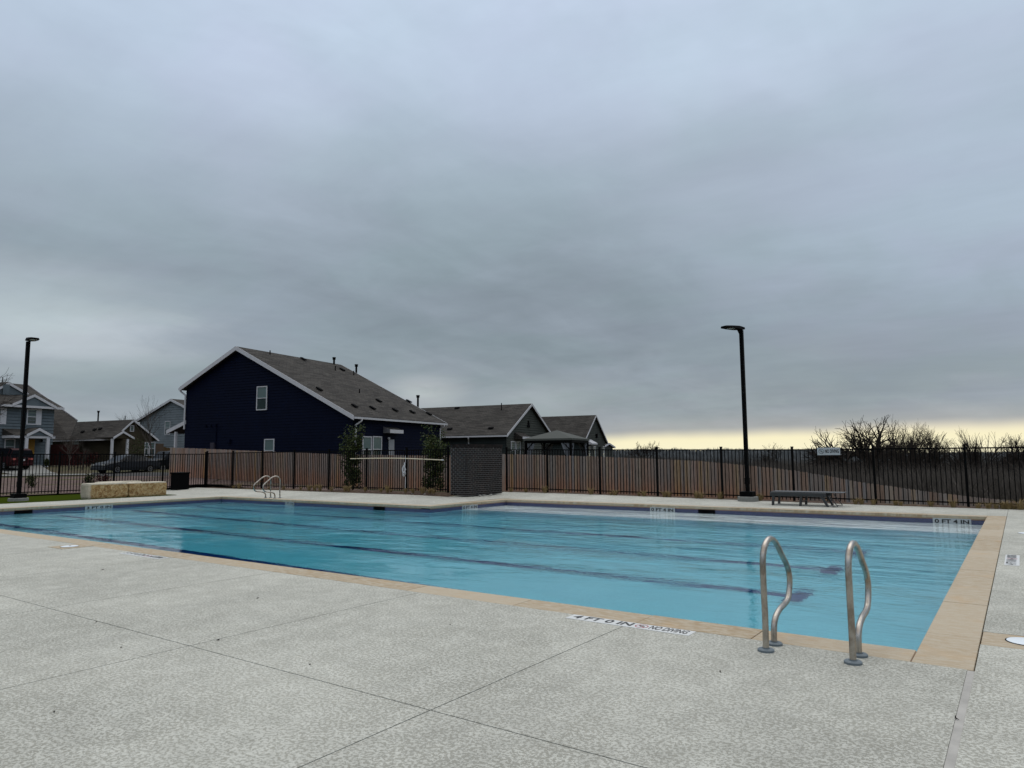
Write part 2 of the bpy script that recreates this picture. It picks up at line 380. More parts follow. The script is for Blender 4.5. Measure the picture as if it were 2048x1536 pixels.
def f_brush(t, b, ob, wp, rnd):
    n = t.noise(wp, .9, 5, .7); g = t.node('ShaderNodeNewGeometry')
    cam_far = t.mr(t.vm('LENGTH', wp), 60, 260, 0, 1, 'LINEAR')
    near = t.ramp(n, [(.3, (.045, .040, .034)), (.5, (.095, .083, .072)), (.7, (.15, .13, .112))])
    setc(t, b, near)
BRUSH = mat('leafless_brush', (.02, .017, .012), .95, spec=.1, fn=f_brush)
CEDARB = mat('hazed_evergreen_brush', (.14, .148, .152), .95, spec=.1, fn=f_grit((.14, .148, .152), .35, .12))  # slight distance haze painted into the twigs as a grey-blue base colour
def f_leaf(t, b, ob, wp, rnd):
    n = t.noise(wp, 7, 3); c = t.ramp(n, [(.3, (.018, .028, .008)), (.55, (.045, .06, .018)), (.75, (.10, .095, .03))]); setc(t, b, c)
LEAF = mat('shrub_leaves', (.04, .05, .015), .6, fn=f_leaf)
RLEAF = mat('red_shrub_leaves', (.045, .008, .008), .8)
STRAW = mat('dry_straw_grass', (.26, .19, .09), .9)
ROPE = mat('white_rope', (.6, .6, .62), .8)
POLE = mat('cream_pole', (.66, .58, .42), .5)
GAZ = mat('gazebo_roof_canvas', (.085, .09, .082), .85)
CURT = mat('grey_curtain', (.16, .17, .19), .9)
CHARC = mat('charcoal_resin', (.03, .032, .034), .5)
CHARL = mat('charcoal_resin_top', (.09, .092, .095), .45)
CARRED = mat('dark_red_paint', (.030, .004, .006), .35, spec=.25)
CARGREY = mat('grey_car_paint', (.028, .031, .036), .5, .1, spec=.15)
CARBLK = mat('black_car_paint', (.005, .006, .008), .4, spec=.15)
TYRE = mat('tyre_rubber', (.008, .008, .008), .8)
RIM = mat('alloy_rim', (.4, .4, .42), .3, .9)
CGLASS = mat('car_glass', (.004, .005, .007), .2, spec=.08)
TAIL = mat('tail_lamp', (.45, .12, .10), .25)
CHROME = mat('chrome', (.6, .6, .62), .15, 1.)
def mk_water():
    M = bpy.data.materials.new('pool_water'); M.use_nodes = True; t = NT(M.node_tree); t.n.clear()
    geo = t.node('ShaderNodeNewGeometry'); wp = geo.outputs['Position']
    v1 = t.mapping(wp, (.75, 1.7, 1), (0, 0, -.75)); v2 = t.mapping(wp, (.55, 1.5, 1), (0, 0, -.35)); v3 = t.mapping(wp, (1.1, .6, 1), (0, 0, .35))
    a = t.noise(v1, 1.1, 2, .5, .4); b_ = t.noise(v2, 3.4, 4, .62, 1.1); c_ = t.noise(v3, 3.0, 3, .6, .8)
    patch = t.mr(t.noise(t.mapping(wp, (.7, 1.2, 1), (0, 0, -.5)), .38, 3, .6), .38, .62, .12, 1.25)
    s_ = t.node('ShaderNodeSeparateXYZ'); t.put(s_.inputs[0], wp)
    calm = t.math('MAXIMUM', t.mr(s_.outputs[1], 6.6, 12.5, .10, 1.), t.mr(s_.outputs[0], -14, -22, 0., .9))
    h = t.math('ADD', t.math('MULTIPLY', a, .8), t.math('MULTIPLY', t.math('ADD', t.math('MULTIPLY', b_, .68), t.math('MULTIPLY', c_, .45)), t.math('ADD', patch, .1)))
    h = t.math('MULTIPLY', h, calm)
    gl = t.node('ShaderNodeBsdfPrincipled'); gl.inputs['Base Color'].default_value = (1, 1, 1, 1); gl.inputs['Roughness'].default_value = 0.0
    gl.inputs['IOR'].default_value = 1.33; gl.inputs['Transmission Weight'].default_value = 1
    bp = t.node('ShaderNodeBump'); t.put(bp.inputs['Height'], h); bp.inputs['Strength'].default_value = 1; bp.inputs['Distance'].default_value = .042
    t.l.new(bp.outputs[0], gl.inputs['Normal'])
    va = t.node('ShaderNodeVolumeAbsorption'); va.inputs['Color'].default_value = (.36, .865, .93, 1); va.inputs['Density'].default_value = .74
    o = t.node('ShaderNodeOutputMaterial'); t.l.new(gl.outputs[0], o.inputs[0]); t.l.new(va.outputs[0], o.inputs[1])
    return M
WATER = mk_water()

# ------------------------------------------------------------------ lettering
def text_mesh(s_, w_, h_, bold=.0):
    cu = bpy.data.curves.new('lettering', 'FONT'); cu.body = s_; cu.size = 1; cu.offset = bold; cu.fill_mode = 'BOTH'; cu.extrude = .0
    o = bpy.data.objects.new('tmp_text', cu); COL.objects.link(o); bpy.context.view_layer.update()
    me = bpy.data.meshes.new_from_object(o.evaluated_get(bpy.context.evaluated_depsgraph_get()))
    bpy.data.objects.remove(o)
    xs = [v.co.x for v in me.vertices]; ys = [v.co.y for v in me.vertices]
    x0, x1, y0, y1 = min(xs), max(xs), min(ys), max(ys)
    for v in me.vertices: v.co = Vector(((v.co.x-x0)/(x1-x0)*w_, (v.co.y-y0)/(y1-y0)*h_, 0))
    me.name = 'lettering'; return me
def put_text(s_, org, xdir, ydir, w_, h_, m_, parent, bold=.01, off=.0):
    me = text_mesh(s_, w_, h_, bold); xdir = Vector(xdir).normalized(); ydir = Vector(ydir).normalized(); zd = xdir.cross(ydir)
    M_ = Matrix((xdir, ydir, zd)).transposed().to_4x4(); M_.translation = Vector(org)+zd*off-world_off(parent)
    me.transform(M_); me.materials.clear(); me.materials.append(m_)
    return link('lettering', me, parent)
def ring(mb, c, xd, yd, r0, r1, n=28):
    c, xd, yd = Vector(c), Vector(xd), Vector(yd)
    vs = [c+(xd*math.cos(2*math.pi*j/n)+yd*math.sin(2*math.pi*j/n))*r for r in (r0, r1) for j in range(n)]
    mb.add(vs, [(j, n+j, n+(j+1) % n, (j+1) % n) for j in range(n)])
def no_dive(parent, c, xd, yd, r, off, dark=False):
    xd, yd = Vector(xd), Vector(yd); n = xd.cross(yd); c = Vector(c)+n*off
    mb = MB(); ring(mb, c, xd, yd, r*.84, r)
    mb.bar(c+(yd-xd)*r*.62, c+(xd-yd)*r*.62, r*.13, .0006, n)
    build(mb, 'prohibition_ring', INK if dark else RED, parent)
    f = MB(); c2 = c+n*.0012                                   # stooping diver
    f.bar(c2+xd*-.45*r+yd*.05*r, c2+xd*.15*r+yd*.3*r, r*.16, .0006, n); f.bar(c2+xd*.15*r+yd*.3*r, c2+xd*.5*r+yd*-.2*r, r*.13, .0006, n); f.bar(c2-xd*.1*r-yd*.45*r, c2+xd*.1*r+yd*.25*r, r*.12, .0006, n)
    build(f, 'diver_figure', INK, parent)

# ------------------------------------------------------------------ terrain
E1 = Vector((math.cos(R(10.06)), math.sin(R(10.06)), 0)); E2 = Vector((-math.sin(R(10.06)), math.cos(R(10.06)), 0))
def wood_dep(t): return 35.15/(1+.476*t)
WOODPICK = [(340, 895), (370, 896), (528, 902.5), (685, 909), (843, 911), (1009, 908), (1195, 913), (1400, 921.8), (1492, 930), (1588, 940.7), (1660, 952.5), (1720, 964), (1842, 981), (1921, 991), (2012, 1000), (2120, 1018)]
WT, WZ = [], []
for u, v in WOODPICK:
    P = atdep(u, v, wood_dep((u-1024)/F)); l, d = tdep(P.x, P.y); WT.append(l/d); WZ.append(P.z-1.83)
def sstep(a, b, x): x = min(1, max(0, (x-a)/(b-a))); return x*x*(3-2*x)
def ground(x, y):
    l, d = tdep(x, y)
    if d < 8: return -.15
    t = l/d
    fd = min(46, wood_dep(max(-.52, min(.95, t)))); zb = float(np.interp(t, WT, WZ))
    leftw = 1-sstep(-.50, -.44, t)
    lz = float(np.interp(d, [30, 36, 50, 54, 58, 64, 500], [.05, .06, .31, .38, .46, 1.0, 1.4]))
    if d < fd: q = sstep(20, fd, d); z = .0*(1-q)+zb*q
    else:
        tgt_mid = .35
        rz = float(np.interp(d, [30, 60, 110, 200, 330, 700, 1200], [-2, -6.5, -6.5, -4.5, .3, .9, 1.2]))
        midw = sstep(.10, .30, t); far = sstep(fd, fd+14, d); base_ = tgt_mid*(1-midw)+rz*midw
        z = zb*(1-far)+base_*far
        if t < .1 and d > 110: z += 0
    z = z*(1-leftw)+lz*leftw
    return z
CX0, CX1, CY1a, CY1b = -33.4, 7.5, 20.4, 23.7       # fenced compound
def inside(x, y):
    if y < -30 or x > CX1 or x < CX0: return False
    return y < (CY1a if x < -17.4 else CY1b)
radii = [0, 4, 8, 12, 15, 18, 20, 21.5, 23, 24.5, 26, 27.5, 29, 30.5, 32, 33.5, 35, 36.5, 38, 40, 42, 44, 46, 48, 50, 52, 54, 56, 58, 61, 64, 68, 73, 80, 90, 100, 115, 130, 150, 180, 220, 270, 330, 420, 560, 800, 1200, 1800]
NA = 360; vs = []; fs = []
for r_ in radii:
    for k in range(NA):
        a = 2*math.pi*k/NA; x, y = r_*math.sin(a), r_*math.cos(a); vs.append((x, y, (-3. if inside(x, y) else ground(x, y))))
for i in range(len(radii)-1):
    for k in range(NA):
        k2 = (k+1) % NA; fs.append((i*NA+k, i*NA+k2, (i+1)*NA+k2, (i+1)*NA+k))
mb = MB(); mb.add(vs, [f[::-1] for f in fs]); gr = build(mb, 'ground', GROUND, smooth=True); tag(gr, kind='structure')

def drape(name, poly_uv, m_, off=.03, n=14, kind='structure', label=None):
    """sheet over a quad given by four world XY corners, following the ground"""
    a, b, c_, d = [Vector(p) for p in poly_uv]; vs = []
    for i in range(n+1):
        for j in range(n+1):
            s_, t_ = i/n, j/n; p = a*(1-s_)*(1-t_)+b*s_*(1-t_)+c_*s_*t_+d*(1-s_)*t_
            vs.append((p.x, p.y, ground(p.x, p.y)+off))
    fs = [(i*(n+1)+j, (i+1)*(n+1)+j, (i+1)*(n+1)+j+1, i*(n+1)+j+1) for i in range(n) for j in range(n)]
    q = MB(); q.add(vs, fs); o = build(q, name, m_); return tag(o, kind=kind, label=label)
def xy(t, d): p = AH*(t*d)+DH*d; return Vector((p.x, p.y, 0))
# pale mulch slope outside the left fence, pavement, driveway and street
drape('mulch_slope', [(-33.5, 5, 0), (-33.5, 20.6, 0), xy(-.40, 52), xy(-.86, 47)], PMULCH, .02, 24)
drape('verge', [(-33.5, 20.6, 0), (-17.5, 20.6, 0), xy(-.2, 37), xy(-.40, 46)], PMULCH, .015, 16)
drape('sidewalk', [xy(-.90, 49), xy(-.588, 52.5), xy(-.588, 54.5), xy(-.90, 53)], CONC, .06, 20)
drape('driveway', [xy(-.70, 54.2), xy(-.635, 54.6), xy(-.662, 64.5), xy(-.735, 63)], CONC, .08, 14)
drape('street', [xy(-.588, 50.6), xy(-.30, 49), xy(-.30, 57), xy(-.588, 57)], mat('asphalt', (.05, .05, .052), .9, fn=f_grit((.06, .058, .056), .2, 10)), .03, 16)
# ------------------------------------------------------------------ pool
XR, XRI, YN, YNI = -.359, -.7485, 6.02, 6.40        # coping outer / inner edges
YFR, YFL, XL, XJ = 20.55, 16.565, -26.0, -14.91
CW = .385; ZW = -.20; ZF = -1.4; ZD = -1.75
def zfl(x): return float(np.interp(x, [-26, -22, -18, -12, -6, 0], [-1.25, -1.5, -1.62, -1.6, -1.42, -1.38]))
pool = thing('swimming_pool', (XRI, YNI, 0), 'large blue swimming pool with lane lines and tan stone coping', 'swimming pool')
shell = [(XRI, YNI), (XRI, YFR), (XJ, YFR), (XJ, YFL), (XL, YFL), (XL, YNI)]     # inner edge, anticlockwise seen from below
CT = .072
q = MB()
def wall(mb, p, q_, z0, z1, off=.0): mb.add([(p[0], p[1], z0), (q_[0], q_[1], z0), (q_[0], q_[1], z1), (p[0], p[1], z1)], [(0, 1, 2, 3)])
inset = .02
def off_shell(e):
    return [(XRI+e, YNI-e), (XRI+e, YFR+e), (XJ-e, YFR+e), (XJ-e, YFL+e), (XL-e, YFL+e), (XL-e, YNI-e)]
sh = off_shell(inset)
for i in range(6): wall(q, sh[i], sh[(i+1) % 6], -.25, -CT)
build(q, 'waterline_tile', TILE, pool)
q = MB()
for i in range(6): wall(q, sh[i], sh[(i+1) % 6], ZD, -.25)
YL = 18.35
FX = [XL-.02+(XRI-XL+.04)*i/40 for i in range(41)]
for x0, x1 in zip(FX[:-1], FX[1:]):
    q.add([(x0, YNI-.02, zfl(x0)), (x1, YNI-.02, zfl(x1)), (x1, YFL+.02, zfl(x1)), (x0, YFL+.02, zfl(x0))], [(0, 1, 2, 3)])
    if x1 > XJ-.02: q.add([(max(x0, XJ-.02), YFL+.02, zfl(max(x0, XJ-.02))), (x1, YFL+.02, zfl(x1)), (x1, YL, zfl(x1)), (max(x0, XJ-.02), YL, zfl(max(x0, XJ-.02)))], [(0, 1, 2, 3)])
build(q, 'basin', PLASTER, pool)
q = MB(); q.box(((XJ+XRI)/2, (YL+YFR+.02)/2, (ZD-.31)/2), (XRI-XJ+.04, YFR+.02-YL, -.31-ZD)); build(q, 'tanning_ledge', mat('white_ledge_plaster', (.88, .88, .87), .6), pool)
for yl in (8.17, 10.47, 12.8, 15.15):
    q = MB(); xl = XL+.6; LX = [xl+(-2.6-xl)*i/40 for i in range(41)]
    q.add([(x, yl+sg_*.13, zfl(x)+.012) for x in LX for sg_ in (-1, 1)], [(2*i, 2*i+2, 2*i+3, 2*i+1) for i in range(40)]); build(q, 'lane_line', LANE, pool)
    if yl > 9: q = MB(); q.box((-2.62, yl, zfl(-2.62)+.016), (.26, .9, .006)); build(q, 'lane_end_mark', LANE, pool)
# water: one closed body
q = MB(); e = .015
ws = [(XRI+e, YNI-e), (XRI+e, YFR+e), (XJ-e, YFR+e), (XJ-e, YFL+e), (XL-e, YFL+e), (XL-e, YNI-e)]
ws = [(x+.03*(1 if x > -1 else (-1 if True else 0)), y) for x, y in ws]
ws = off_shell(.05)
q.prism([Vector((x, y, ZD-.02)) for x, y in ws], (0, 0, ZW-ZD+.02))
wat = build(q, 'water', WATER); tag(wat, kind='structure')
# coping stones
def stones(a0, a1, approx):
    n = max(1, round(abs(a1-a0)/approx)); pts = [a0]; rs = random.Random(int(abs(a0)*10)+3)
    for i in range(1, n): pts.append(a0+(a1-a0)*(i+rs.uniform(-.18, .18))/n)
    return pts+[a1]
def stone(x0, x1, y0, y1):
    q = MB(); g = .007; z = random.uniform(-.002, .002)
    q.box(((x0+x1)/2, (y0+y1)/2, -CT/2+z), (abs(x1-x0)-g, abs(y1-y0)-g, CT)); o = build(q, 'coping_stone', COPING, pool, bevel=.006)
ov = .0
P_ = [YN, 7.08]+stones(8.62, YFR+CW, 1.25)
for a, b in zip(P_[:-1], P_[1:]): stone(XRI, XR, a, b)
xs_ = [XRI, -1.9, -2.93]+stones(-4.3, XL-CW, 1.3)
for a, b in zip(xs_[:-1], xs_[1:]): stone(a, b, YN, YNI)
xs_ = stones(XRI, XJ-CW, 1.25)
for a, b in zip(xs_[:-1], xs_[1:]): stone(a, b, YFR, YFR+CW)
for a, b in zip(*(lambda s_: (s_[:-1], s_[1:]))(stones(YFR, YFL+CW, 1.3))): stone(XJ-CW, XJ, a, b)
xs_ = stones(XJ, XL-CW, 1.25)
for a, b in zip(xs_[:-1], xs_[1:]): stone(a, b, YFL, YFL+CW)
for a, b in zip(*(lambda s_: (s_[:-1], s_[1:]))(stones(YNI, YFL, 1.3))): stone(XL-CW, XL, a, b)
q = MB()
for (x0, x1, y0, y1) in ((XRI+.01, XR-.006, YN+.006, YFR+CW-.006), (XL-CW+.006, XRI, YN+.006, YNI-.01), (XJ-CW+.006, XRI, YFR+.01, YFR+CW-.006), (XJ-CW+.006, XJ-.01, YFL+.02, YFR), (XL-CW+.006, XJ-CW, YFL+.01, YFL+CW-.006), (XL-CW+.006, XL-.01, YNI-.01, YFL+.01)):
    q.box(((x0+x1)/2, (y0+y1)/2, -.05-.003), (x1-x0, y1-y0, .09))
build(q, 'grout_bed', GROUT, pool)
# skimmer mouths on the waterline
for P, ax in ((on_y(1413, 1022, YFR), 'x'), (on_y(758, 1014.5, YFL), 'x'), (on_x(47, 1024, XL), 'y')):
    q = MB(); s_ = (.5, .03, .13) if ax == 'x' else (.03, .5, .13)
    cc = (P.x, YFR+.008 if P.x > -14 else YFL+.008, -.155) if ax == 'x' else (XL-.008, P.y, -.155)
    q.box(cc, s_); build(q, 'skimmer_mouth', BLACKM, pool)

# wall depth markers (tile plaques are parts of the pool)
def wall_mark(cx, cy_, ax, txt, w_=.62, h_=.14):
    q = MB(); ax = Vector(ax); n = ax.cross(Vector((0, 0, 1)))
    c0 = Vector((cx, cy_, -CT-h_/2-.002)); q.box(c0+n*-.008, (w_, .03, h_), ax); o = build(q, 'depth_plaque', PTILE, pool)
    o['label'] = 'white tile plaque reading %s' % txt
    put_text(txt, c0-ax*w_*.45-Vector((0, 0, h_*.33)), ax, (0, 0, 1), w_*.9, h_*.68, INK, o, .035, .0095)
P1 = on_y(1903.5, 1043, YFR); wall_mark(P1.x, YFR, (1, 0, 0), '0 FT 4 IN', .80, .145)
P1 = on_y(1324.5, 1018, YFR); wall_mark(P1.x, YFR, (1, 0, 0), '0 FT 4 IN', .80, .14)
P1 = on_x(940, 1012, XJ); wall_mark(XJ, P1.y, (0, 1, 0), '0 FT 4 IN', .80, .14)
P1 = on_y(579, 1008.5, YFL); wall_mark(P1.x, YFL, (1, 0, 0), '5 FT 0 IN', .50, .12)
P1 = on_x(198, 1017, XL); wall_mark(XL, P1.y, (0, 1, 0), '3 FT 0 IN', .9, .12)

# ------------------------------------------------------------------ deck slabs
def zdeck(x, y):
    z = .09*sstep(17.2, 20.2, y)*sstep(-14, -19, x) if x < -14 else 0
    z2 = .09*sstep(21.1, 23.6, y)*sstep(-1, -16, x)
    return max(z, z2)
deck = thing('pool_deck', (0, 0, 0), None, None); deck['kind'] = 'structure'
def slab(x0, x1, y0, y1, gap=.004, name='deck_slab'):
    g = gap/2; nx = max(1, int((x1-x0)/1.)); ny = max(1, int((y1-y0)/.6)); q = MB()
    X = [x0+g+(x1-x0-gap)*i/nx for i in range(nx+1)]; Y = [y0+g+(y1-y0-gap)*j/ny for j in range(ny+1)]
    flat = max(zdeck(X[0], Y[-1]), zdeck(X[-1], Y[-1])) == 0
    if flat: X = [X[0], X[-1]]; Y = [Y[0], Y[-1]]; nx = ny = 1
    vs = [(x, y, zdeck(x, y)) for x in X for y in Y]; k = len(vs)
    fs = [(i*(ny+1)+j, (i+1)*(ny+1)+j, (i+1)*(ny+1)+j+1, i*(ny+1)+j+1) for i in range(nx) for j in range(ny)]
    rim = [i*(ny+1) for i in range(nx+1)]+[nx*(ny+1)+j for j in range(1, ny+1)]+[i*(ny+1)+ny for i in range(nx-1, -1, -1)]+[j for j in range(ny-1, 0, -1)]
    vs2 = [(vs[i][0], vs[i][1], -.14) for i in rim]
    for a in range(len(rim)):
        b = (a+1) % len(rim); fs.append((rim[a], k+a, k+b, rim[b]))
    q.add(vs+vs2, fs); build(q, name, DECK, deck)
JB = .036                                            # filled joint beside the right coping
XE = [-38.9, -36.3, -33.4, -31.0, -28.84, -26.39, -23.75, -21.1, -18.5, -15.9, -13.3, -10.75, -8.16, -5.565, -2.965, XR-JB]
YE = [-8, -4.6, -1.95, .68, 3.305, YN]
for a, b in zip(XE[:-1], XE[1:]):
    for c0, d0 in zip(YE[:-1], YE[1:]): slab(a, b, c0, d0, .010)
XR2 = [XR+.003, 2.25, 4.9, 7.5]
YR = [-8, -4.6, -1.95, .68, 3.305, 6.86, 9.6, 12.3, 15.0, 17.7, YFR+CW, 23.55]
for i, (a, b) in enumerate(zip(XR2[:-1], XR2[1:])):
    for c0, d0 in zip(YR[:-1], YR[1:]):
        if i == 0 and abs(c0-6.86) < .01:
            slab(a+.75, b, c0, d0); slab(a, a+.75, 7.36, d0); continue
        slab(a, b, c0, d0)
xf = [XL-CW, -23.75, -21.1, -18.5, -15.9, XJ-CW]
xb = [XL-CW, -23.75, -21.1, -18.5, -17.1]
for a, b in zip(xf[:-1], xf[1:]): slab(a, b, YFL+CW, 19.95)
slab(-17.1, XJ-CW, 19.95, 23.45)
for a, b in zip([XJ-CW, -12.7, -10.1, -7.5, -4.9, -2.3], [-12.7, -10.1, -7.5, -4.9, -2.3, XR]): slab(a, b, YFR+CW, 23.5)
for a, b in zip([6.02, 8.6, 11.2, 13.8, 16.2], [8.6, 11.2, 13.8, 16.2, YFL+CW]): slab(-28.84, XL-CW, a, b)
slab(-28.84, XL-CW, YFL+CW, 19.95)
for a, b in zip([-33.4, -31.0], [-31.0, -28.84]): slab(a, b, 16.3, 19.95)
q = MB(); q.box((XR-JB/2+.0015, -1, -.048), (JB+.010, 14.02, .0905)); jf = build(q, 'joint_filler', mat('joint_caulk', (.40, .385, .355), .7, fn=f_grit((.40, .385, .355), .14, 6)), deck)
q = MB(); q.box((-16.2, -.5, -.11), (45, 13, .08)); q.box((3.58, 8, -.12), (7.85, 33, .08)); q.box((-24.4, 18.45, -.12), (18.2, 2.9, .08)); q.box((-29.9, 11.5, -.12), (7., 14, .08)); q.box((-7.9, 22.3, -.12), (19.2, 2.5, .08))
build(q, 'joint_shadow_base', mat('joint_base', (.012, .011, .010), .95), deck)
# turf and planting beds
q = MB(); q.box((-31.12, 6.2, -.03), (4.54, 20.2, .1)); tu = build(q, 'turf', TURF); tag(tu, kind='stuff', label='short green artificial turf strip beside the left fence', cat='turf')
def bed(name, x0, x1, ya, yb, za, zb):
    nx, ny = max(2, int((x1-x0)/.25)), 5; vs = []
    for i in range(nx+1):
        for j in range(ny+1):
            x = x0+(x1-x0)*i/nx; t_ = j/ny; y = ya+(yb-ya)*t_
            vs.append((x, y, za(x)*(1-t_)+zb(x)*t_+(mnoise.noise(Vector((x*2, y*3, 0)))*.035 if j > 0 else 0)))
    q = MB(); q.add(vs, [(i*(ny+1)+j, (i+1)*(ny+1)+j, (i+1)*(ny+1)+j+1, i*(ny+1)+j+1) for i in range(nx) for j in range(ny)])
    tag(build(q, name, MULCH), kind='structure')
FZ = lambda x: .02+(-x-1.3)*.0065                       # far fence foot
LZ = lambda x: .10+.08*sstep(-33, -19, x)               # left far fence foot
bed('planting_bed', -33.4, -17.1, 19.95, 20.9, lambda x: zdeck(x, 19.95)-.01, lambda x: LZ(x)-.02)
bed('planting_bed', -17.1, 7.5, 23.45, 24.2, lambda x: zdeck(x, 23.45)-.012, lambda x: FZ(x)-.02)

# loose things on the deck
def deck_mark(org, xd, yd, W_=1.20, H_=.17, txt='4 FT 0 IN', where=''):
    xd, yd = Vector(xd), Vector(yd); o = thing('depth_marker', org, 'white floor tile reading %s, %s' % (txt, where), 'depth marker')
    q = MB(); q.box(Vector(org)+xd*W_/2+yd*H_/2+Vector((0, 0, .001)), (W_, H_, .006), xd); build(q, 'tile_plate', WTILE, o)
    z = .0052
    put_text(txt, Vector(org)+xd*.045+yd*.035, xd, yd, .60, H_*.70, INK, o, .028, z)
    no_dive(o, Vector(org)+xd*.735+yd*H_/2, xd, yd, .06, z)
    put_text('NO DIVING', Vector(org)+xd*.815+yd*.035, xd, yd, .345, H_*.70, INK, o, .018, z)
deck_mark((-3.555, 5.83, 0), (1, 0, 0), (0, 1, 0), where='near the pool ladder rails')
deck_mark((-11.9, 5.80, 0), (1, 0, 0), (0, 1, 0), txt='5 FT 0 IN', where='far left on the near deck')
deck_mark((-.105, 11.82, 0), (0, 1, 0), (-1, 0, 0), where='on the deck right of the pool')
def lid(x, y, label, sx=(.75, .5), ang=0, stone_=True):
    o = thing('skimmer_lid', (x, y, 0), label, 'skimmer lid')
    q = MB(); q.lathe((x, y, -.004), [(.0, 0), (.135, 0), (.135, .010), (.122, .013), (0.001, .013)], 32); build(q, 'lid_disc', LID, o, True)
    q = MB(); q.box((x+.02, y, .0138), (.05, .014, .002)); build(q, 'finger_slot', BLACKM, o)
    q = MB(); ring(q, (x, y, .0035), (1, 0, 0), (0, 1, 0), .136, .145); build(q, 'rim_gap', BLACKM, o)
for nm, (x0, x1, y0, y1) in dict(a=(XR+.006, XR+.75, 6.865, 7.355)).items():
    q = MB(); q.box(((x0+x1)/2, (y0+y1)/2, -.04), (x1-x0, y1-y0, .08)); build(q, 'skimmer_surround_stone', COPING, pool, bevel=.005)
lid(-.055, 7.14, 'round white skimmer lid on tan stone at the right deck edge')
P = on_z(134, 1094); q = MB(); q.box((P.x, P.y+.06, .003), (.55, .5, .006)); build(q, 'skimmer_surround_stone', COPING, pool)
lid(P.x, P.y+.04, 'round white skimmer lid on tan stone at the far left near edge'); bpy.data.objects['skimmer_lid.001'].location.z = .006
P = on_z(2047, 1066.5); lid(P.x+.05, P.y, 'round white skimmer lid farthest along the right deck')

# ------------------------------------------------------------------ ladder hand rails
def smooth(pts, n=6):
    pts = [Vector(p) for p in pts]; out = []
    for i in range(len(pts)-1):
        p0, p1, p2, p3 = pts[max(i-1, 0)], pts[i], pts[i+1], pts[min(i+2, len(pts)-1)]
        for k in range(n):
            t = k/n; out.append(.5*((2*p1)+(-p0+p2)*t+(2*p0-5*p1+4*p2-p3)*t*t+(-p0+3*p1-3*p2+p3)*t**3))
    return out+[pts[-1]]
xa = -1.69
pix = [(1531, 1302), (1529.5, 1240), (1526.5, 1180), (1524.5, 1125), (1526.5, 1100), (1532, 1084), (1540, 1077.5), (1549, 1084), (1556, 1096), (1564, 1113), (1572, 1129), (1577, 1146), (1578.5, 1168), (1576, 1193), (1570.5, 1206), (1558.5, 1219), (1550, 1236), (1546.8, 1258), (1548, 1290)]
prof = [on_x(u, v, xa) for u, v in pix]
prof[0].z = 0; prof[-1].z = 0
RAILP = [(p.y-prof[0].y, p.z) for p in prof]
zt = max(z for y, z in RAILP)
def rail(x, y, sgn, label, group):
    o = thing('ladder_handrail', (x, y, 0), label, 'handrail', group)
    path = smooth([(x, y+sgn*a, b) for a, b in RAILP], 6); path[0].z = 0; path[-1].z = 0
    q = MB(); q.tube(path, .0235, 16); build(q, 'rail_tube', STEEL, o, True)
    for a, b in (RAILP[0], RAILP[-1]):
        q = MB(); q.lathe((x, y+sgn*a, 0), [(.062, 0), (.062, .014), (.052, .022), (.03, .024), (.03, .028)], 28); build(q, 'base_flange', FLANGE, o, True)
    return o
rail(-1.69, 5.72, 1, 'left stainless figure-four handrail on the near deck', 'stainless ladder handrails')
rail(-1.08, 5.74, 1, 'right stainless figure-four handrail on the near deck, nearest the corner', 'stainless ladder handrails')
P1 = on_z(540, 998.5); P2 = on_z(561, 998.5)
rail(-22.95-.62, YFL+CW+.14, -1, 'left handrail of the ladder across the pool', 'stainless ladder handrails')
rail(-22.95-.05, YFL+CW+.14, -1, 'right handrail of the ladder across the pool', 'stainless ladder handrails')

# ------------------------------------------------------------------ black metal fences
FH = 1.70
pk = MB().box((0, 0, .83), (.023, .023, 1.60)).mesh('picket', BLACK)
ps = MB().box((0, 0, .855), (.065, .065, 1.71)); ps.box((0, 0, 1.725), (.08, .08, .03)); ps = ps.mesh('fence_post', BLACK)
def fence(label, pts, zf, zt_, npk=19, name='metal_fence', start_post=True):
    """pts: list of post XY positions; pickets shared mesh, sheared by setting z"""
    o = thing(name, (pts[0][0], pts[0][1], zf(*pts[0])), label, 'fence'); O = Vector(o.location)
    for i, (x, y) in enumerate(pts):
        if i == 0 and not start_post: continue
        p = link('fence_post', ps, o, Vector((x, y, zf(x, y)))-O); p.scale = (1, 1, (zt_(x, y)-zf(x, y))/1.70)
    for (x0, y0), (x1, y1) in zip(pts[:-1], pts[1:]):
        a, b = Vector((x0, y0, 0)), Vector((x1, y1, 0)); L = (b-a).length; ang = math.atan2(y1-y0, x1-x0)
        n = round(L/(2.33/npk))
        for k in range(1, n):
            p = a+(b-a)*k/n; zf_, zz_ = zf(p.x, p.y), zt_(p.x, p.y)
            r_ = link('picket', pk, o, Vector((p.x, p.y, zf_))-O, (0, 0, ang)); r_.scale = (1, 1, (zz_-zf_)/1.70)
        for hz_ in (.115, 1.63):
            q = MB(); f = lambda p: Vector((p.x, p.y, zf(p.x, p.y)+hz_*(zt_(p.x, p.y)-zf(p.x, p.y))/1.70))
            q.bar(f(a), f(b), .028, .038); build(q, 'rail', BLACK, o)
    return o
ZTF = lambda x, y: 1.725+max(0, (-x-5.9))*.0115
farp = [(x, 23.7) for x in (-17.15, -15.18, -12.85, -10.55, -8.22, -5.92, -3.59, -1.27, 1.06, 3.39, 5.72)]
fence('black metal picket fence behind the far right deck', farp, lambda x, y: FZ(x), ZTF)
leftp = [(x, 20.4) for x in (-33.4, -31.18, -28.83, -26.5, -24.16, -21.85, -19.6, -17.47)]
fence('black metal picket fence in front of the blue house', leftp, lambda x, y: LZ(x), lambda x, y: 1.855)
sidep = [(-33.4, y) for y in (2.2, 4.5, 6.83, 9.16, 11.5, 13.63, 15.9, 18.15, 20.4)]
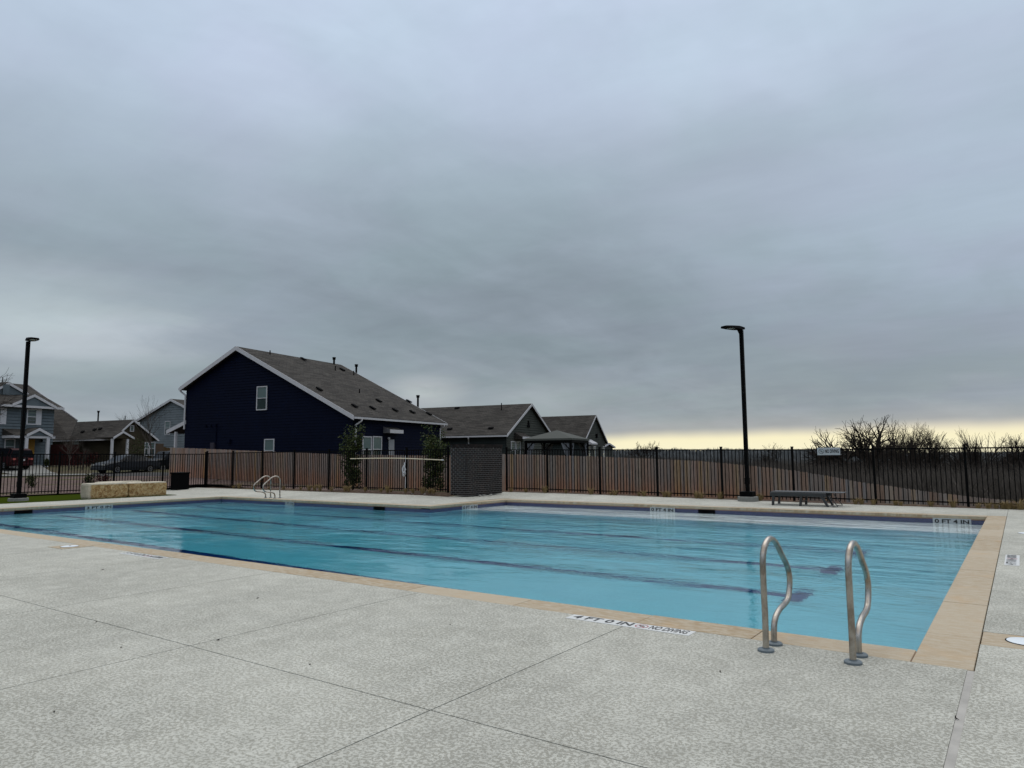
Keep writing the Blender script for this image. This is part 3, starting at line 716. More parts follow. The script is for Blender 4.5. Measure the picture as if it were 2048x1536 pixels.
fence('black metal picket fence along the green turf on the left', sidep[:-1]+[(-33.4, 20.33)], lambda x, y: .07, lambda x, y: 1.81)
fence('black metal picket fence closing the right side of the deck', [(7.5, y) for y in (23.7, 21.4, 19.1, 16.8, 14.5, 12.2, 9.9, 7.6, 5.3)], lambda x, y: .0, lambda x, y: 1.70)
# no diving sign hung on the far fence
A = on_y(1634, 895.5, 23.66); B = on_y(1680.5, 910, 23.66); Wd, Hd = B.x-A.x, A.z-B.z
sg = thing('pool_sign', (A.x, 23.665, B.z), 'white rectangular NO DIVING sign hung high on the far fence', 'sign')
q = MB(); q.box((A.x+Wd/2, 23.665, B.z+Hd/2), (Wd, .006, Hd)); build(q, 'sign_panel', mat('sign_white', (.42, .45, .47), .5), sg)
no_dive(sg, (A.x+Hd*.52, 23.6615, B.z+Hd*.5), (1, 0, 0), (0, 0, 1), Hd*.34, .001, True)
put_text('NO DIVING', (A.x+Hd*.98, 23.661, B.z+Hd*.27), (1, 0, 0), (0, 0, 1), Wd-Hd*1.12, Hd*.5, INK, sg, .04, .0008)

# ------------------------------------------------------------------ cedar plank fence down the hill
Pa = atdep(WOODPICK[0][0], 900, wood_dep((WOODPICK[0][0]-1024)/F)); Pb = atdep(2120, 1000, wood_dep((2120-1024)/F))
Pa.z = 0; Pb.z = 0; Lw = (Pb-Pa).length; dw = (Pb-Pa).normalized(); nw = Vector((-dw.y, dw.x, 0)); ang = math.atan2(dw.y, dw.x)
wf = thing('wooden_fence', (Pa.x, Pa.y, ground(Pa.x, Pa.y)), 'long weathered cedar plank fence running downhill behind the metal fence', 'fence'); OW = Vector(wf.location)
plks = []
for k in range(4):
    q = MB(); hw = .073; h_ = 1.83
    q.prism([Vector((-hw, 0, 0)), Vector((hw, 0, 0)), Vector((hw, 0, h_-.03)), Vector((hw-.03, 0, h_)), Vector((-hw+.03, 0, h_)), Vector((-hw, 0, h_-.03))], (0, .016, 0))
    plks.append(q.mesh('plank', CEDAR))
pitch = .152; npl = int(Lw/pitch)
rs = random.Random(5)
for k in range(npl):
    p = Pa+dw*(k+.5)*pitch; l, d = tdep(p.x, p.y); zb = float(np.interp(l/d, WT, WZ))
    o = link('plank', plks[k % 4], wf, Vector((p.x, p.y, zb+rs.uniform(-.008, .008)))+nw*rs.uniform(-.004, .004)-OW, (rs.uniform(-.004, .004), rs.uniform(-.004, .004), ang))
for h_ in (.35, 1.0, 1.6):
    q = MB(); st = 24
    for k in range(st):
        a = Pa+dw*Lw*k/st; b = Pa+dw*Lw*(k+1)/st
        za, zb = (float(np.interp(tdep(p.x, p.y)[0]/tdep(p.x, p.y)[1], WT, WZ)) for p in (a, b))
        q.bar(a+nw*.05+Vector((0, 0, za+h_)), b+nw*.05+Vector((0, 0, zb+h_)), .04, .09)
    build(q, 'fence_rail', CEDAR, wf)

# ------------------------------------------------------------------ brick enclosure
Cc = on_z(933, 990); bx1 = Cc.x; by0 = 20.35
b0 = on_y(933, 989, by0); bx1 = b0.x; bz0 = .10
bx0 = on_y(901, 985, by0).x; by1 = on_x(1004, 984, bx1).y
bt = on_y(933, 893.5, by0).z
br = thing('brick_wall', (bx1, by0, bz0), 'dark brick enclosure wall between the two black fences', 'wall')
q = MB(); q.box(((bx0+bx1)/2, (by0+by1)/2, (bz0+bt)/2-.01), (bx1-bx0+.004, by1-by0+.004, bt-bz0)); build(q, 'mortar_core', MORTAR, br)
q = MB(); ch = (bt-bz0)/24; bl = .203; g = .014
for r_ in range(24):
    z = bz0+ch*(r_+.5); of = (r_ % 2)*bl/2
    x = bx1-of
    if of: q.box((bx1-of/2+.005, by0, z), (of-g+.01, .02, ch-g))
    else: q.box((bx1-bl/2+.005, by0, z), (bl-g+.01, .02, ch-g)); x = bx1-bl
    while x > bx0+.02:
        x2 = max(bx0, x-bl); q.box(((x+x2)/2, by0+random.uniform(-.002, .002), z), (x-x2-g*1.5, .02, ch-g)); x = x2
    y = by0+(bl/2-of)
    if bl/2-of > .03: q.box((bx1, by0+(bl/2-of)/2, z), (.02, bl/2-of-g, ch-g))
    while y < by1-.02:
        y2 = min(by1, y+bl); q.box((bx1+random.uniform(-.002, .002), (y+y2)/2, z), (.02, y2-y-g*1.5, ch-g)); y = y2
tag(build(q, 'bricks', BRICK, br), kind='stuff')
q = MB(); x = bx0
while x < bx1-.01: q.box((x+.034, by0+.04, bt+.05), (.058, .12, .1)); x += .0705
y = by0+.1
while y < by1: q.box((bx1-.04, y+.034, bt+.05), (.12, .058, .1)); y += .0705
tag(build(q, 'cap_bricks', BRICK, br), kind='stuff')

# ------------------------------------------------------------------ limestone blocks
def rock(x0, x1, y0, y1, h, label, seed):
    o = thing('limestone_block', ((x0+x1)/2, y0, 0), label, 'stone block', 'rough limestone blocks by the turf')
    nx, ny, nz = 8, 18, 8; vs = []; idx = {}; fs = []
    def vid(i, j, k):
        if (i, j, k) not in idx:
            a, b, c_ = i/nx, j/ny, k/nz; p = Vector((x0+(x1-x0)*a, y0+(y1-y0)*b, h*c_)); cen = Vector(((x0+x1)/2, (y0+y1)/2, h/2))
            e = sum((abs(t-.5)*2)**8 for t in (a, b, c_)); p = cen+(p-cen)*(1-.035*max(0, e-1))
            nn = mnoise.noise_vector(p*4+Vector((seed, 0, 0)))*.022+mnoise.noise_vector(p*13)*.014
            if k == nz: nn.z *= .25
            p += nn; p.z = max(p.z, -.02); idx[(i, j, k)] = len(vs); vs.append(p)
        return idx[(i, j, k)]
    for i in range(nx):
        for j in range(ny): fs += [(vid(i, j, nz), vid(i+1, j, nz), vid(i+1, j+1, nz), vid(i, j+1, nz))]
    for j in range(ny):
        for k in range(nz): fs += [(vid(0, j, k), vid(0, j, k+1), vid(0, j+1, k+1), vid(0, j+1, k)), (vid(nx, j, k), vid(nx, j+1, k), vid(nx, j+1, k+1), vid(nx, j, k+1))]
    for i in range(nx):
        for k in range(nz): fs += [(vid(i, 0, k), vid(i+1, 0, k), vid(i+1, 0, k+1), vid(i, 0, k+1)), (vid(i, ny, k), vid(i, ny, k+1), vid(i+1, ny, k+1), vid(i+1, ny, k))]
    q = MB(); q.add(vs, fs); build(q, 'stone_body', LIME if seed == 3 else LIME2, o)
xr_ = -28.95
ya, yb_, yc_ = on_x(174, 999, xr_).y, on_x(257, 996, xr_).y, on_x(334, 991, xr_).y
rock(xr_-.62, xr_, ya, yb_-.003, .60, 'left rough limestone block with pale sawn end, beside the turf', 3)
rock(xr_-.60, xr_, yb_+.003, yc_, .585, 'right rough limestone block, butted to its left neighbour', 11)
rock(xr_-1.35, xr_-.66, yb_-.75, yb_+.9, .62, 'limestone block half hidden behind the front two', 19)

# ------------------------------------------------------------------ lamps
def lamp(x, y, zb, ztop, hd, label):
    o = thing('lamp_post', (x, y, zb), label, 'lamp post', 'pool area lamp posts'); hd = Vector(hd); sd_ = Vector((-hd.y, hd.x, 0)); hs = 1.0 if x < -20 else 1.2
    q = MB(); q.lathe((x, y, zb-.1), [(.32, 0), (.32, .215), (.305, .23)], 28); build(q, 'concrete_footing', CONC, o, True)
    q = MB(); q.box((x, y, zb+.21), (.40, .40, .16)); build(q, 'base_cover', BLACK, o, bevel=.01)
    q = MB(); q.bar((x, y, zb+.28), (x, y, ztop-.06), .115, .115, (0, 1, 0)); build(q, 'pole', BLACK, o)
    q = MB(); q.box((x, y-.0, zb+.62), (.135, .135, .20)); build(q, 'hand_hole_cover', BLACK, o)
    # luminaire: tapered arm and slim shovel head
    q = MB(); c0 = Vector((x, y, ztop))
    prof = [(-.10, .055, .045), (.05, .10, .075), (.16, .17, .07), (.40, .185, .055), (.60, .15, .04), (.64, .10, .03)]
    rings = []
    for dx, hw, th in prof:
        dx *= hs; th *= 1.3
        p = c0+hd*dx; rings.append([p+sd_*hw-Vector((0, 0, th*.5)), p-sd_*hw-Vector((0, 0, th*.5)), p-sd_*hw*.8+Vector((0, 0, th*.6)), p+sd_*hw*.8+Vector((0, 0, th*.6))])
    vs = [v for r_ in rings for v in r_]; n = len(prof)
    q.add(vs, [(i*4+j, i*4+(j+1) % 4, (i+1)*4+(j+1) % 4, (i+1)*4+j) for i in range(n-1) for j in range(4)]+[(3, 2, 1, 0), (n*4-4, n*4-3, n*4-2, n*4-1)])
    build(q, 'lamp_head', BLACK, o, True)
    q = MB(); q.prism([c0+hd*.08-sd_*.035+Vector((0, 0, -.03)), c0+hd*.16-sd_*.035+Vector((0, 0, -.03)), c0+hd*.06-sd_*.035+Vector((0, 0, -.2))], sd_*.07); build(q, 'arm_bracket', BLACK, o)
    q = MB(); q.box(c0+hd*.36+Vector((0, 0, -.036)), (.36, .2, .01), hd); build(q, 'lens', mat('lamp_lens', (.35, .36, .34), .4), o)
lamp(-29.94, 10.91, 0.0, 5.97, (1, 0, 0), 'tall black lamp post on the turf at the left')
PL = on_y(1496, 999, 23.2); PT = on_y(1480.5, 657, 23.2)
lamp(PL.x, 23.2, .05, PT.z, (-.5, -.866, 0), 'tall black lamp post at the far right fence')

# ------------------------------------------------------------------ litter bin
Pb1 = on_z(359, 982.5, .04)
bn = thing('litter_bin', (Pb1.x, 18.75, zdeck(Pb1.x, 18.75)), 'square black litter bin in the far left corner of the deck', 'litter bin')
bx_, by_ = on_y(359, 982, 18.75).x, 18.75
bn.location.x = bx_
q = MB(); q.box((bx_, by_, .42), (.60, .60, .80)); build(q, 'bin_body', BLACKM, bn, bevel=.02)
q = MB(); q.box((bx_, by_, .84), (.66, .66, .06)); build(q, 'bin_lid', BLACK, bn, bevel=.015)
q = MB(); q.box((bx_, by_, .015), (.52, .52, .05)); build(q, 'bin_foot', BLACK, bn)
q = MB(); q.lathe((bx_, by_, .868), [(.16, 0), (.16, .01), (.13, .012)], 20); build(q, 'bin_opening_ring', CHARC, bn)

# ------------------------------------------------------------------ sun lounger
yl0, yl1 = 22.05, 22.72
def ux(u, y, v=990): return on_y(u, v, y).x
lg = thing('sun_lounger', (ux(1540, yl0), yl0, 0), 'flat charcoal sun lounger standing beside the far lamp post', 'sun lounger')
xa_, xb_ = ux(1541, yl0), ux(1676, yl0)
zt_l = .395
q = MB(); q.box(((xa_+ux(1652, yl0))/2, yl0, zt_l-.06), (ux(1652, yl0)-xa_, .05, .11)); q.box(((xa_+ux(1652, yl0))/2, yl1, zt_l-.06), (ux(1652, yl0)-xa_, .05, .11)); q.box((xa_, (yl0+yl1)/2, zt_l-.06), (.05, .67, .11))
build(q, 'side_frame', CHARC, lg, bevel=.01)
ns = 22
slm = MB().box((0, 0, 0), (.075, .64, .016)).mesh('slat', CHARL)
xc_ = xb_+.12
for k in range(ns): link('slat', slm, lg, Vector((xa_+.05+(xc_-xa_-.08)*k/(ns-1), (yl0+yl1)/2, zt_l+.012))-Vector(lg.location))
for y in (yl0, yl1):
    for u in (1545, 1600):
        x = ux(u, yl0); q = MB(); q.bar((x, y, 0), (x+.03, y, zt_l-.08), .055, .09, (0, 1, 0)); build(q, 'leg', CHARC, lg)
    q = MB(); q.bar((ux(1655, yl0), y, 0), (ux(1642, yl0), y, zt_l-.06), .055, .09, (0, 1, 0)); build(q, 'leg', CHARC, lg)
    q = MB(); q.tube([(ux(1658, yl0), y-.03, zt_l-.05), (ux(1675, yl0), y-.03, .02), (ux(1664, yl0), y-.03, .015)], .013, 8); build(q, 'support_rod', CHARC, lg)
for u in (1604, 1650):
    q = MB(); x = ux(u, yl0); q.bar((x-.02, yl0, .14), (x-.02, yl1, .14), .03, .03); build(q, 'crossbar', CHARC, lg)

# ------------------------------------------------------------------ rescue pole and rope
yf = 20.33
A = on_y(701, 917.5, yf); M1 = on_y(790, 916.5, yf); B = on_y(883, 920, yf)
rp = thing('rescue_pole', tuple(A), 'long cream rescue pole hung across the black fence', 'rescue pole')
q = MB(); q.tube(smooth([A, M1, B], 8), .019, 10); build(q, 'pole_shaft', POLE, rp, True)
q = MB(); q.tube([B, B+Vector((.10, 0, 0))], .022, 10); build(q, 'grip_end', ROPE, rp, True)
for xx in (A.x+.4, B.x-.9):
    q = MB(); q.tube([(xx, yf+.05, A.z+.0), (xx, yf-.03, A.z-.03), (xx, yf-.035, A.z+.02)], .008, 6); build(q, 'hook', BLACK, rp)
xr0 = on_y(811, 940, yf-.02).x; zt0 = on_y(811, 911, yf).z; zt1 = on_y(811, 925, yf).z; zt2 = on_y(811, 953, yf).z; zt3 = on_y(811, 981, yf).z
rp2 = thing('throw_rope', (xr0, yf-.03, zt1), 'bundled white throw rope hanging from the fence post under the pole', 'rope')
q = MB(); rs = random.Random(2)
for k in range(9):
    w0 = .03+.045*rs.random(); zlo = zt2+(zt1-zt2)*rs.random()*.35; pts = []
    for j in range(13):
        a = 2*math.pi*j/12; pts.append((xr0-.05*(1-math.cos(a))*.5+w0*math.sin(a)*(1.3 if math.cos(a) < 0 else .35), yf-.05-.03*rs.random(), (zt1+zlo)/2+(zt1-zlo)/2*math.cos(a)))
    q.tube(smooth(pts, 3), .008, 5)
build(q, 'rope_coil', ROPE, rp2, True)
q = MB(); q.tube([(xr0+.0, yf-.03, zt0), (xr0+.01, yf-.03, zt1)], .007, 6); q.tube([(xr0+.01, yf-.03, zt2), (xr0-.0, yf-.03, zt3)], .012, 6); build(q, 'hanging_line', ROPE, rp2)

# ------------------------------------------------------------------ houses
def add_window(par, P, ax, n, w_, h_, fr=.06, mid=True, gm=None, fm=None, cover=False):
    """P centre on the wall; ax along wall; n outward"""
    fm = fm or WHITE; up = Vector((0, 0, 1)); P = Vector(P); wd = MB()
    wd.box(P+n*.05+up*(h_/2-fr/2), (w_, .06, fr), ax); wd.box(P+n*.05-up*(h_/2-fr/2), (w_, .06, fr), ax)
    wd.box(P+n*.05+ax*(w_/2-fr/2), (fr, .058, h_-2*fr), ax); wd.box(P+n*.05-ax*(w_/2-fr/2), (fr, .058, h_-2*fr), ax)
    if mid: wd.box(P+n*.05, (w_-2*fr, .055, fr*.7), ax)
    wo_ = build(wd, 'window', fm, par)
    g_ = MB(); g_.box(P+n*.03+up*(h_/4 if mid else 0), (w_-1.6*fr, .02, (h_/2 if mid else h_)-fr*.8), ax); build(g_, 'pane', BLIND, wo_)
    if mid:
        g_ = MB(); g_.box(P+n*.03-up*h_/4, (w_-1.6*fr, .02, h_/2-fr*.8), ax); build(g_, 'pane', gm or GLASS, wo_)
    return wo_
def lap_siding(par, ax, n, O, zt_fn, s0, s1, z0, z1, m_, lap=.2):
    pj = .045 if lap < .2 else .075
    """lapped boards on a vertical wall; for each course the span from the outline function"""
    q = MB(); z = z0
    while z < z1-.02:
        zn = min(z1, z+lap); a0, a1 = zt_fn((z+zn)/2+lap*.25)
        a0 = max(a0, s0); a1 = min(a1, s1)
        if a1-a0 > .05:
            p = lambda s_, zz_, o_: Vector((O.x, O.y, 0))+ax*s_+n*o_+Vector((0, 0, zz_))
            q.add([p(a0, z, pj), p(a1, z, pj), p(a1, zn, .012), p(a0, zn, .012), p(a0, z, .006), p(a1, z, .006)], [(0, 1, 2, 3), (4, 5, 1, 0)])
        z = zn
    o = build(q, 'siding', m_, par); o['kind'] = 'stuff'
    return o
def gable_house(name, label, O, ax, bx, prof, L, g, wall_m, side_m, oh=.35, ohs=.4, roof_t=.14, rake_w=.2, lap=.2, back=True, gut=True):
    """O: point of the gable wall (s=0,d=0); ax along the gable, bx along the ridge away from the gable; prof: [(s,z) eaveL, apex, eaveR] top of roof"""
    h = thing(name, (O.x, O.y, g), label, 'house'); up = Vector((0, 0, 1)); O = Vector((O.x, O.y, 0))
    P = lambda s_, d, z: O+ax*s_+bx*d+up*z
    (sl, zl), (sa, za), (sr, zr) = prof
    kl = (za-zl)/(sa-sl); kr = (za-zr)/(sr-sa)
    wl_, wr_ = sl+ohs, sr-ohs; zr_at = lambda s_: (za-kl*(sa-s_) if s_ < sa else za-kr*(s_-sa))-roof_t*1.25
    poly = [(wl_, g-.4), (wr_, g-.4), (wr_, zr_at(wr_)), (sa, zr_at(sa)), (wl_, zr_at(wl_))]
    q = MB(); q.prism([P(s_, 0, z) for s_, z in poly], bx*L); build(q, 'wall', side_m, h)
    def span(z):
        a0 = wl_ if z < zr_at(wl_) else sa-(zr_at(sa)-z)/kl; a1 = wr_ if z < zr_at(wr_) else sa+(zr_at(sa)-z)/kr; return a0, a1
    lap_siding(h, ax, -bx, O, span, wl_, wr_, g, zr_at(sa), wall_m, lap)
    for s_, nrm in ((wl_, -ax), (wr_, ax)):                           # side walls
        q_ax = bx; OO = O+ax*s_
        lap_siding(h, bx, nrm, OO, lambda z: (0, L), 0, L, g, zr_at(s_), side_m, lap)
    for (s0, z0, s1, z1) in ((sa, za, sl, zl), (sa, za, sr, zr)):
        q = MB(); q.prism([P(s0, -oh, z0), P(s1, -oh, z1), P(s1, -oh, z1-roof_t), P(s0, -oh, z0-roof_t)], bx*(L+2*oh)); build(q, 'roof', SHING, h)
        for d in ((-oh-.03,) + ((L+oh+.002,) if back else ())):
            q = MB(); q.prism([P(s0, d, z0+.015), P(s1, d, z1+.015), P(s1, d, z1-rake_w), P(s0, d, z0-rake_w)], bx*.028); build(q, 'rake_board', WHITE, h)
        sgn = 1 if s1 > s0 else -1
        q = MB(); q.bar(P(s1+sgn*.05, -oh, z1-.11), P(s1+sgn*.05, L+oh, z1-.11), .1, .12); build(q, 'gutter', WHITE, h)
    return h, P, zr_at, (wl_, wr_)
def roof_vent(par, P, n, kind='box', h_=.5):
    q = MB(); P = Vector(P)
    if kind == 'box': q.box(P+n*.08, (.44, .24, .08), (E1-n*E1.dot(n)).normalized(), None, n); build(q, 'roof_vent', BLACKM, par)
    else:
        q.tube([P-Vector((0, 0, .2)), P+Vector((0, 0, h_))], .075 if kind == 'flue' else .04, 10)
        if kind == 'flue': q.lathe(P+Vector((0, 0, h_-.16)), [(.12, 0), (.13, .1), (.09, .12), (.14, .14), (.14, .18)], 12)
        build(q, 'vent_pipe', BLACKM, par)

# --- blue house
NG = -E2
P0 = atdep(525, 900, 45.1); P0.z = 0                                # on the gable wall
def gcoord(u, v, off=0): p = hit(u, v, P0-E2*off, E2); return (p-P0).dot(E1), p.z
OHG = .35
eL = gcoord(359, 775, OHG); ap = gcoord(472, 692.5, OHG); eR = gcoord(708, 831.5, OHG)
# eave line runs along E2 from eR: find its length from the far gutter end
Pe = P0+E1*eR[0]+Vector((0, 0, eR[1])); Nv = E1
Pf = hit(893, 849, Pe, E1); Lh = (Pf-Pe).dot(E2)-OHG
hb, PB, zat, (wl_, wr_) = gable_house('blue_house', 'two storey navy blue house with a long grey shingle roof', P0, E1, E2, [eL, ap, eR], Lh, .2, NAVY, NAVY, oh=OHG, ohs=.3, rake_w=.26, lap=.18)
s_, z_ = gcoord(525.3, 796.5); add_window(hb, PB(s_, -.02, z_), E1, -E2, .88, 1.53)
s_, z_ = gcoord(540, 893); add_window(hb, PB(s_, -.02, z_-.25), E1, -E2, .82, 1.45)
for u, v, a, b, c_ in ((425, 893, .32, .16, .5), (458, 882, .22, .2, .22), (431, 851, .12, .12, .2), (411, 852, .1, .1, .12), (421, 852, .1, .1, .12)):
    s_, z_ = gcoord(u, v, .12); q = MB(); q.box(PB(s_, -.10, z_), (a, b, c_), E1)
    build(q, 'meter_box' if a > .2 else 'wall_vent', mat('dull_box', (.05, .045, .06), .7) if a > .3 else NAVY, hb)
q = MB(); s_, z_ = gcoord(431, 870, .1); q.bar(PB(s_, -.07, z_-.6), PB(s_, -.07, z_+.5), .05, .05); build(q, 'conduit', NAVY, hb)
# right side wall: plane s = wr_
PW = P0+E1*wr_
def scoord(u, v, off=0): p = hit(u, v, PW+E1*off, E1); return (p-PW).dot(E2), p.z
for (u0, u1) in ((724.5, 742.5), (745, 763)):
    a, b = scoord(u0, 882, .05), scoord(u1, 882, .05); zt = scoord((u0+u1)/2, 871, .05)[1]
    add_window(hb, PB(wr_+.02, (a[0]+b[0])/2, zt-.85), E2, E1, b[0]-a[0], 1.6)
a, b = scoord(776, 900), scoord(787, 900); zt = scoord(781, 879)[1]
dr = MB(); dr.box(PB(wr_+.03, (a[0]+b[0])/2, zt-1.03), (b[0]-a[0], .06, 2.06), E2); dro = build(dr, 'door', GDOOR, hb)
q = MB(); q.lathe(PB(wr_+.08, a[0]+.12, zt-1.05), [(.02, 0), (.035, .03), (.02, .05)], 10, E1); build(q, 'door_knob', BLACK, dro)
q = MB(); s_ = scoord(776.2, 877.5); q.lathe(PB(wr_+.1, s_[0]-.05, s_[1]-.05), [(.06, 0), (.09, .06), (.06, .14)], 10); build(q, 'wall_lamp', WHITE, hb)
# door hood
a, b = scoord(779.5, 860, .5), scoord(806, 864, .5); zt = scoord(790, 862, .5)[1]; zh = scoord(775, 854, .02)[1]
q = MB(); q.prism([PB(wr_, a[0], zh), PB(wr_+.5, a[0], zt+.06), PB(wr_+.5, a[0], zt-.08), PB(wr_, a[0], zt-.10)], E2*(b[0]-a[0])); build(q, 'door_hood', SHING, hb)
q = MB(); q.prism([PB(wr_+.51, a[0], zt+.08), PB(wr_+.51, b[0], zt+.08), PB(wr_+.51, b[0], zt-.14), PB(wr_+.51, a[0], zt-.14)], E1*.03); build(q, 'hood_fascia', WHITE, hb)
q = MB(); q.prism([PB(wr_+.02, a[0]-.03, zh+.02), PB(wr_+.52, a[0]-.03, zt+.08), PB(wr_+.52, a[0]-.03, zt-.14), PB(wr_+.02, a[0]-.03, zt-.14)], E2*.028); build(q, 'hood_cheek', mat('grey_trim', (.16, .16, .17), .8), hb)
# downspouts
def spout(par, p_top, p_wall, zb, w_=.1):
    q = MB(); q.tube(smooth([p_top, p_top-Vector((0, 0, .12)), p_wall+Vector((0, 0, .1)), p_wall, p_wall-Vector((0, 0, .3))], 4)+[Vector((p_wall.x, p_wall.y, zb))], w_*.55, 6); build(q, 'downspout', WHITE, par)
spout(hb, PB(eR[0]+.05, .3, eR[1]-.15), PB(wr_+.08, .12, eR[1]-.62), .3)
spout(hb, PB(eL[0]-.02, -.2, eL[1]-.15), PB(wl_-.0, -.1, eL[1]-.62), .3+3.2)
spout(hb, PB(eR[0]+.05, Lh-.1, eR[1]-.15), PB(wr_+.08, Lh-.15, eR[1]-.5), .3)
# vents on the visible slope
na = Vector((0, 0, 1))*(eR[0]-ap[0])+E1*(ap[1]-eR[1]); na.normalize(); RP = P0+E1*ap[0]+Vector((0, 0, ap[1]))
for u, v in ((638, 780), (708.5, 813.5), (744.5, 817.5), (789.5, 821.5), (824, 825.5), (857, 829), (757, 803), (684, 740.5), (606, 719.5), (817, 804)):
    roof_vent(hb, hit(u, v, RP, na), na)
for u, v, k, h_ in ((668, 728.5, 'flue', .52), (712.5, 744.5, 'flue', .6), (835.8, 809, 'flue', .68), (670.5, 741, 'pipe', .34), (707.5, 750.5, 'pipe', .34), (719, 786, 'pipe', .26), (540, 709, 'pipe', .28)):
    roof_vent(hb, hit(u, v, RP, na), na, k, h_)
# front porch of the blue house (seen end-on at its left)
pl_, zl_ = gcoord(334, 861); pr_, zr_ = gcoord(373, 841)
q = MB(); q.prism([PB(pl_, 0, zl_), PB(pr_, 0, zr_), PB(pr_, 0, zr_-.16), PB(pl_, 0, zl_-.16)], E2*9); build(q, 'porch_roof', SHING, hb)
q = MB(); q.prism([PB(pl_, -.03, zl_+.02), PB(pr_, -.03, zr_+.02), PB(pr_, -.03, zr_-.24), PB(pl_, -.03, zl_-.24)], -E2*.03); build(q, 'rake_board', WHITE, hb)
q = MB(); q.bar(PB(pl_-.04, 0, zl_-.12), PB(pl_-.04, 9, zl_-.12), .08, .14); build(q, 'gutter', WHITE, hb)
q = MB(); q.bar(PB(gcoord(348, 900)[0], .1, .3), PB(gcoord(348, 900)[0], .1, zl_-.1), .15, .15, (0, 1, 0)); build(q, 'porch_post', WHITE, hb)
rl = MB(); sa_, sb_ = gcoord(351, 930)[0], gcoord(368, 930)[0]
for zz_ in (.55, 1.35): rl.bar(PB(sa_, .3, zz_), PB(sb_, .3, zz_), .05, .06)
n_ = 6
for k in range(n_+1): rl.bar(PB(sa_+(sb_-sa_)*k/n_, .3, .3), PB(sa_+(sb_-sa_)*k/n_, .3, 1.35), .04, .04, (0, 1, 0))
build(rl, 'porch_railing', WHITE, hb)

# --- the three single storey houses with gables facing +E1
def side_house(name, label, uf, vf, ua, va, dep_, L, g, wm, sm, oh=.3, lap=.2, ufar=None):
    Pn = atdep(uf, vf, dep_); Pg = Vector((Pn.x, Pn.y, 0))             # near eave foot on the gable plane
    pa = hit(ua, va, Pg, E1); sa = (pa-Pg).dot(E2)
    h, P, zr, wls = gable_house(name, label, Pg-E1*oh, E2, -E1, [(0, Pn.z), (sa, pa.z), (2*sa if ufar is None else ufar*sa, Pn.z)], L, g, wm, sm, oh=oh, ohs=.4, rake_w=.2, lap=lap)
    return h, P, Pg-E1*oh, sa, Pn.z, pa.z
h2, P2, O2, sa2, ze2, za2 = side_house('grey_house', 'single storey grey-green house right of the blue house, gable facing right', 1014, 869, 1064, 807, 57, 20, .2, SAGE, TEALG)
def onwall(u, v, O_, off=0): p = hit(u, v, Vector((O_.x, O_.y, 0))+E1*off, E1); return (p-Vector((O_.x, O_.y, 0))).dot(E2), p.z
for u0, u1 in ((1020.5, 1029), (1030.5, 1039)):
    a, b = onwall(u0, 890, O2), onwall(u1, 890, O2); zt = onwall((u0+u1)/2, 882.5, O2)[1]; add_window(h2, P2((a[0]+b[0])/2, -.02, zt-.75), E2, E1, b[0]-a[0], 1.5)
a, b = onwall(1046.5, 900, O2), onwall(1053.5, 900, O2); zt = onwall(1050, 886.5, O2)[1]
q = MB(); q.box(P2((a[0]+b[0])/2, -.04, zt-1.), (b[0]-a[0], .05, 2.), E2); build(q, 'door', mat('dark_door', (.03, .03, .03), .4), h2)
a, b = onwall(1045, 878, O2, .8), onwall(1063, 878, O2, .8); zt = onwall(1054, 876, O2, .8)[1]
q = MB(); q.prism([P2(a[0], 0, zt+.5), P2(a[0], -.8, zt+.05), P2(a[0], -.8, zt-.1), P2(a[0], 0, zt-.1)], E2*(b[0]-a[0])); build(q, 'door_hood', SHING, h2)
q = MB(); q.box(P2((a[0]+b[0])/2, -.82, zt), (b[0]-a[0], .03, .2), E2); build(q, 'hood_fascia', WHITE, h2)
q = MB(); s_, z_ = onwall(1055, 849, O2); q.prism([P2(s_-.25, -.03, z_-.25), P2(s_+.25, -.03, z_-.25), P2(s_, -.03, z_+.35)], E1*.12); build(q, 'gable_vent', BLACKM, h2)
nn2 = (Vector((0, 0, 1))*sa2+(-E2)*(za2-ze2)).normalized(); R2 = Vector((O2.x, O2.y, za2))+E2*sa2
for u, v in ((914.5, 817), (900, 859), (982, 857.5)): roof_vent(h2, hit(u, v, R2, nn2), nn2)
roof_vent(h2, hit(1003, 817.5, R2, nn2), nn2, 'pipe', .5); roof_vent(h2, hit(1003, 820, R2, nn2), nn2, 'pipe', .3)
spout(h2, P2(-.05, 3.2, ze2-.15), P2(.36, 3.4, ze2-.6), .2)
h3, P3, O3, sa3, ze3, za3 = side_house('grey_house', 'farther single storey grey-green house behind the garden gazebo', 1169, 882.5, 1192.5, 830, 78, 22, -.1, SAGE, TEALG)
for u0, u1, lit in ((1171, 1180, 1), (1204.5, 1208, 1), (1186, 1190, 0)):
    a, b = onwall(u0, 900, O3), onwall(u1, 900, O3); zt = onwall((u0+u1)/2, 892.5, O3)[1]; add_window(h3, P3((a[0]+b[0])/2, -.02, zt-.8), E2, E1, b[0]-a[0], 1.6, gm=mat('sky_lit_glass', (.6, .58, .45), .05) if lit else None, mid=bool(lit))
a, b = onwall(1184, 884, O3, .8), onwall(1195, 884, O3, .8); zt = onwall(1189, 887, O3, .8)[1]
q = MB(); q.prism([P3(a[0], 0, zt+.5), P3(a[0], -.8, zt+.05), P3(a[0], -.8, zt-.1), P3(a[0], 0, zt-.1)], E2*(b[0]-a[0])); build(q, 'door_hood', WHITE, h3)
q = MB(); s_, z_ = onwall(1191.5, 871.5, O3); q.box(P3(s_, -.1, z_), (.4, .2, .5), E2); build(q, 'gable_vent', BLACKM, h3)
h3b, *_ = side_house('grey_house', 'low grey house end just right of the farther gabled house', 1207, 893, 1219, 886, 96, 12, -.6, SAGE, TEALG)

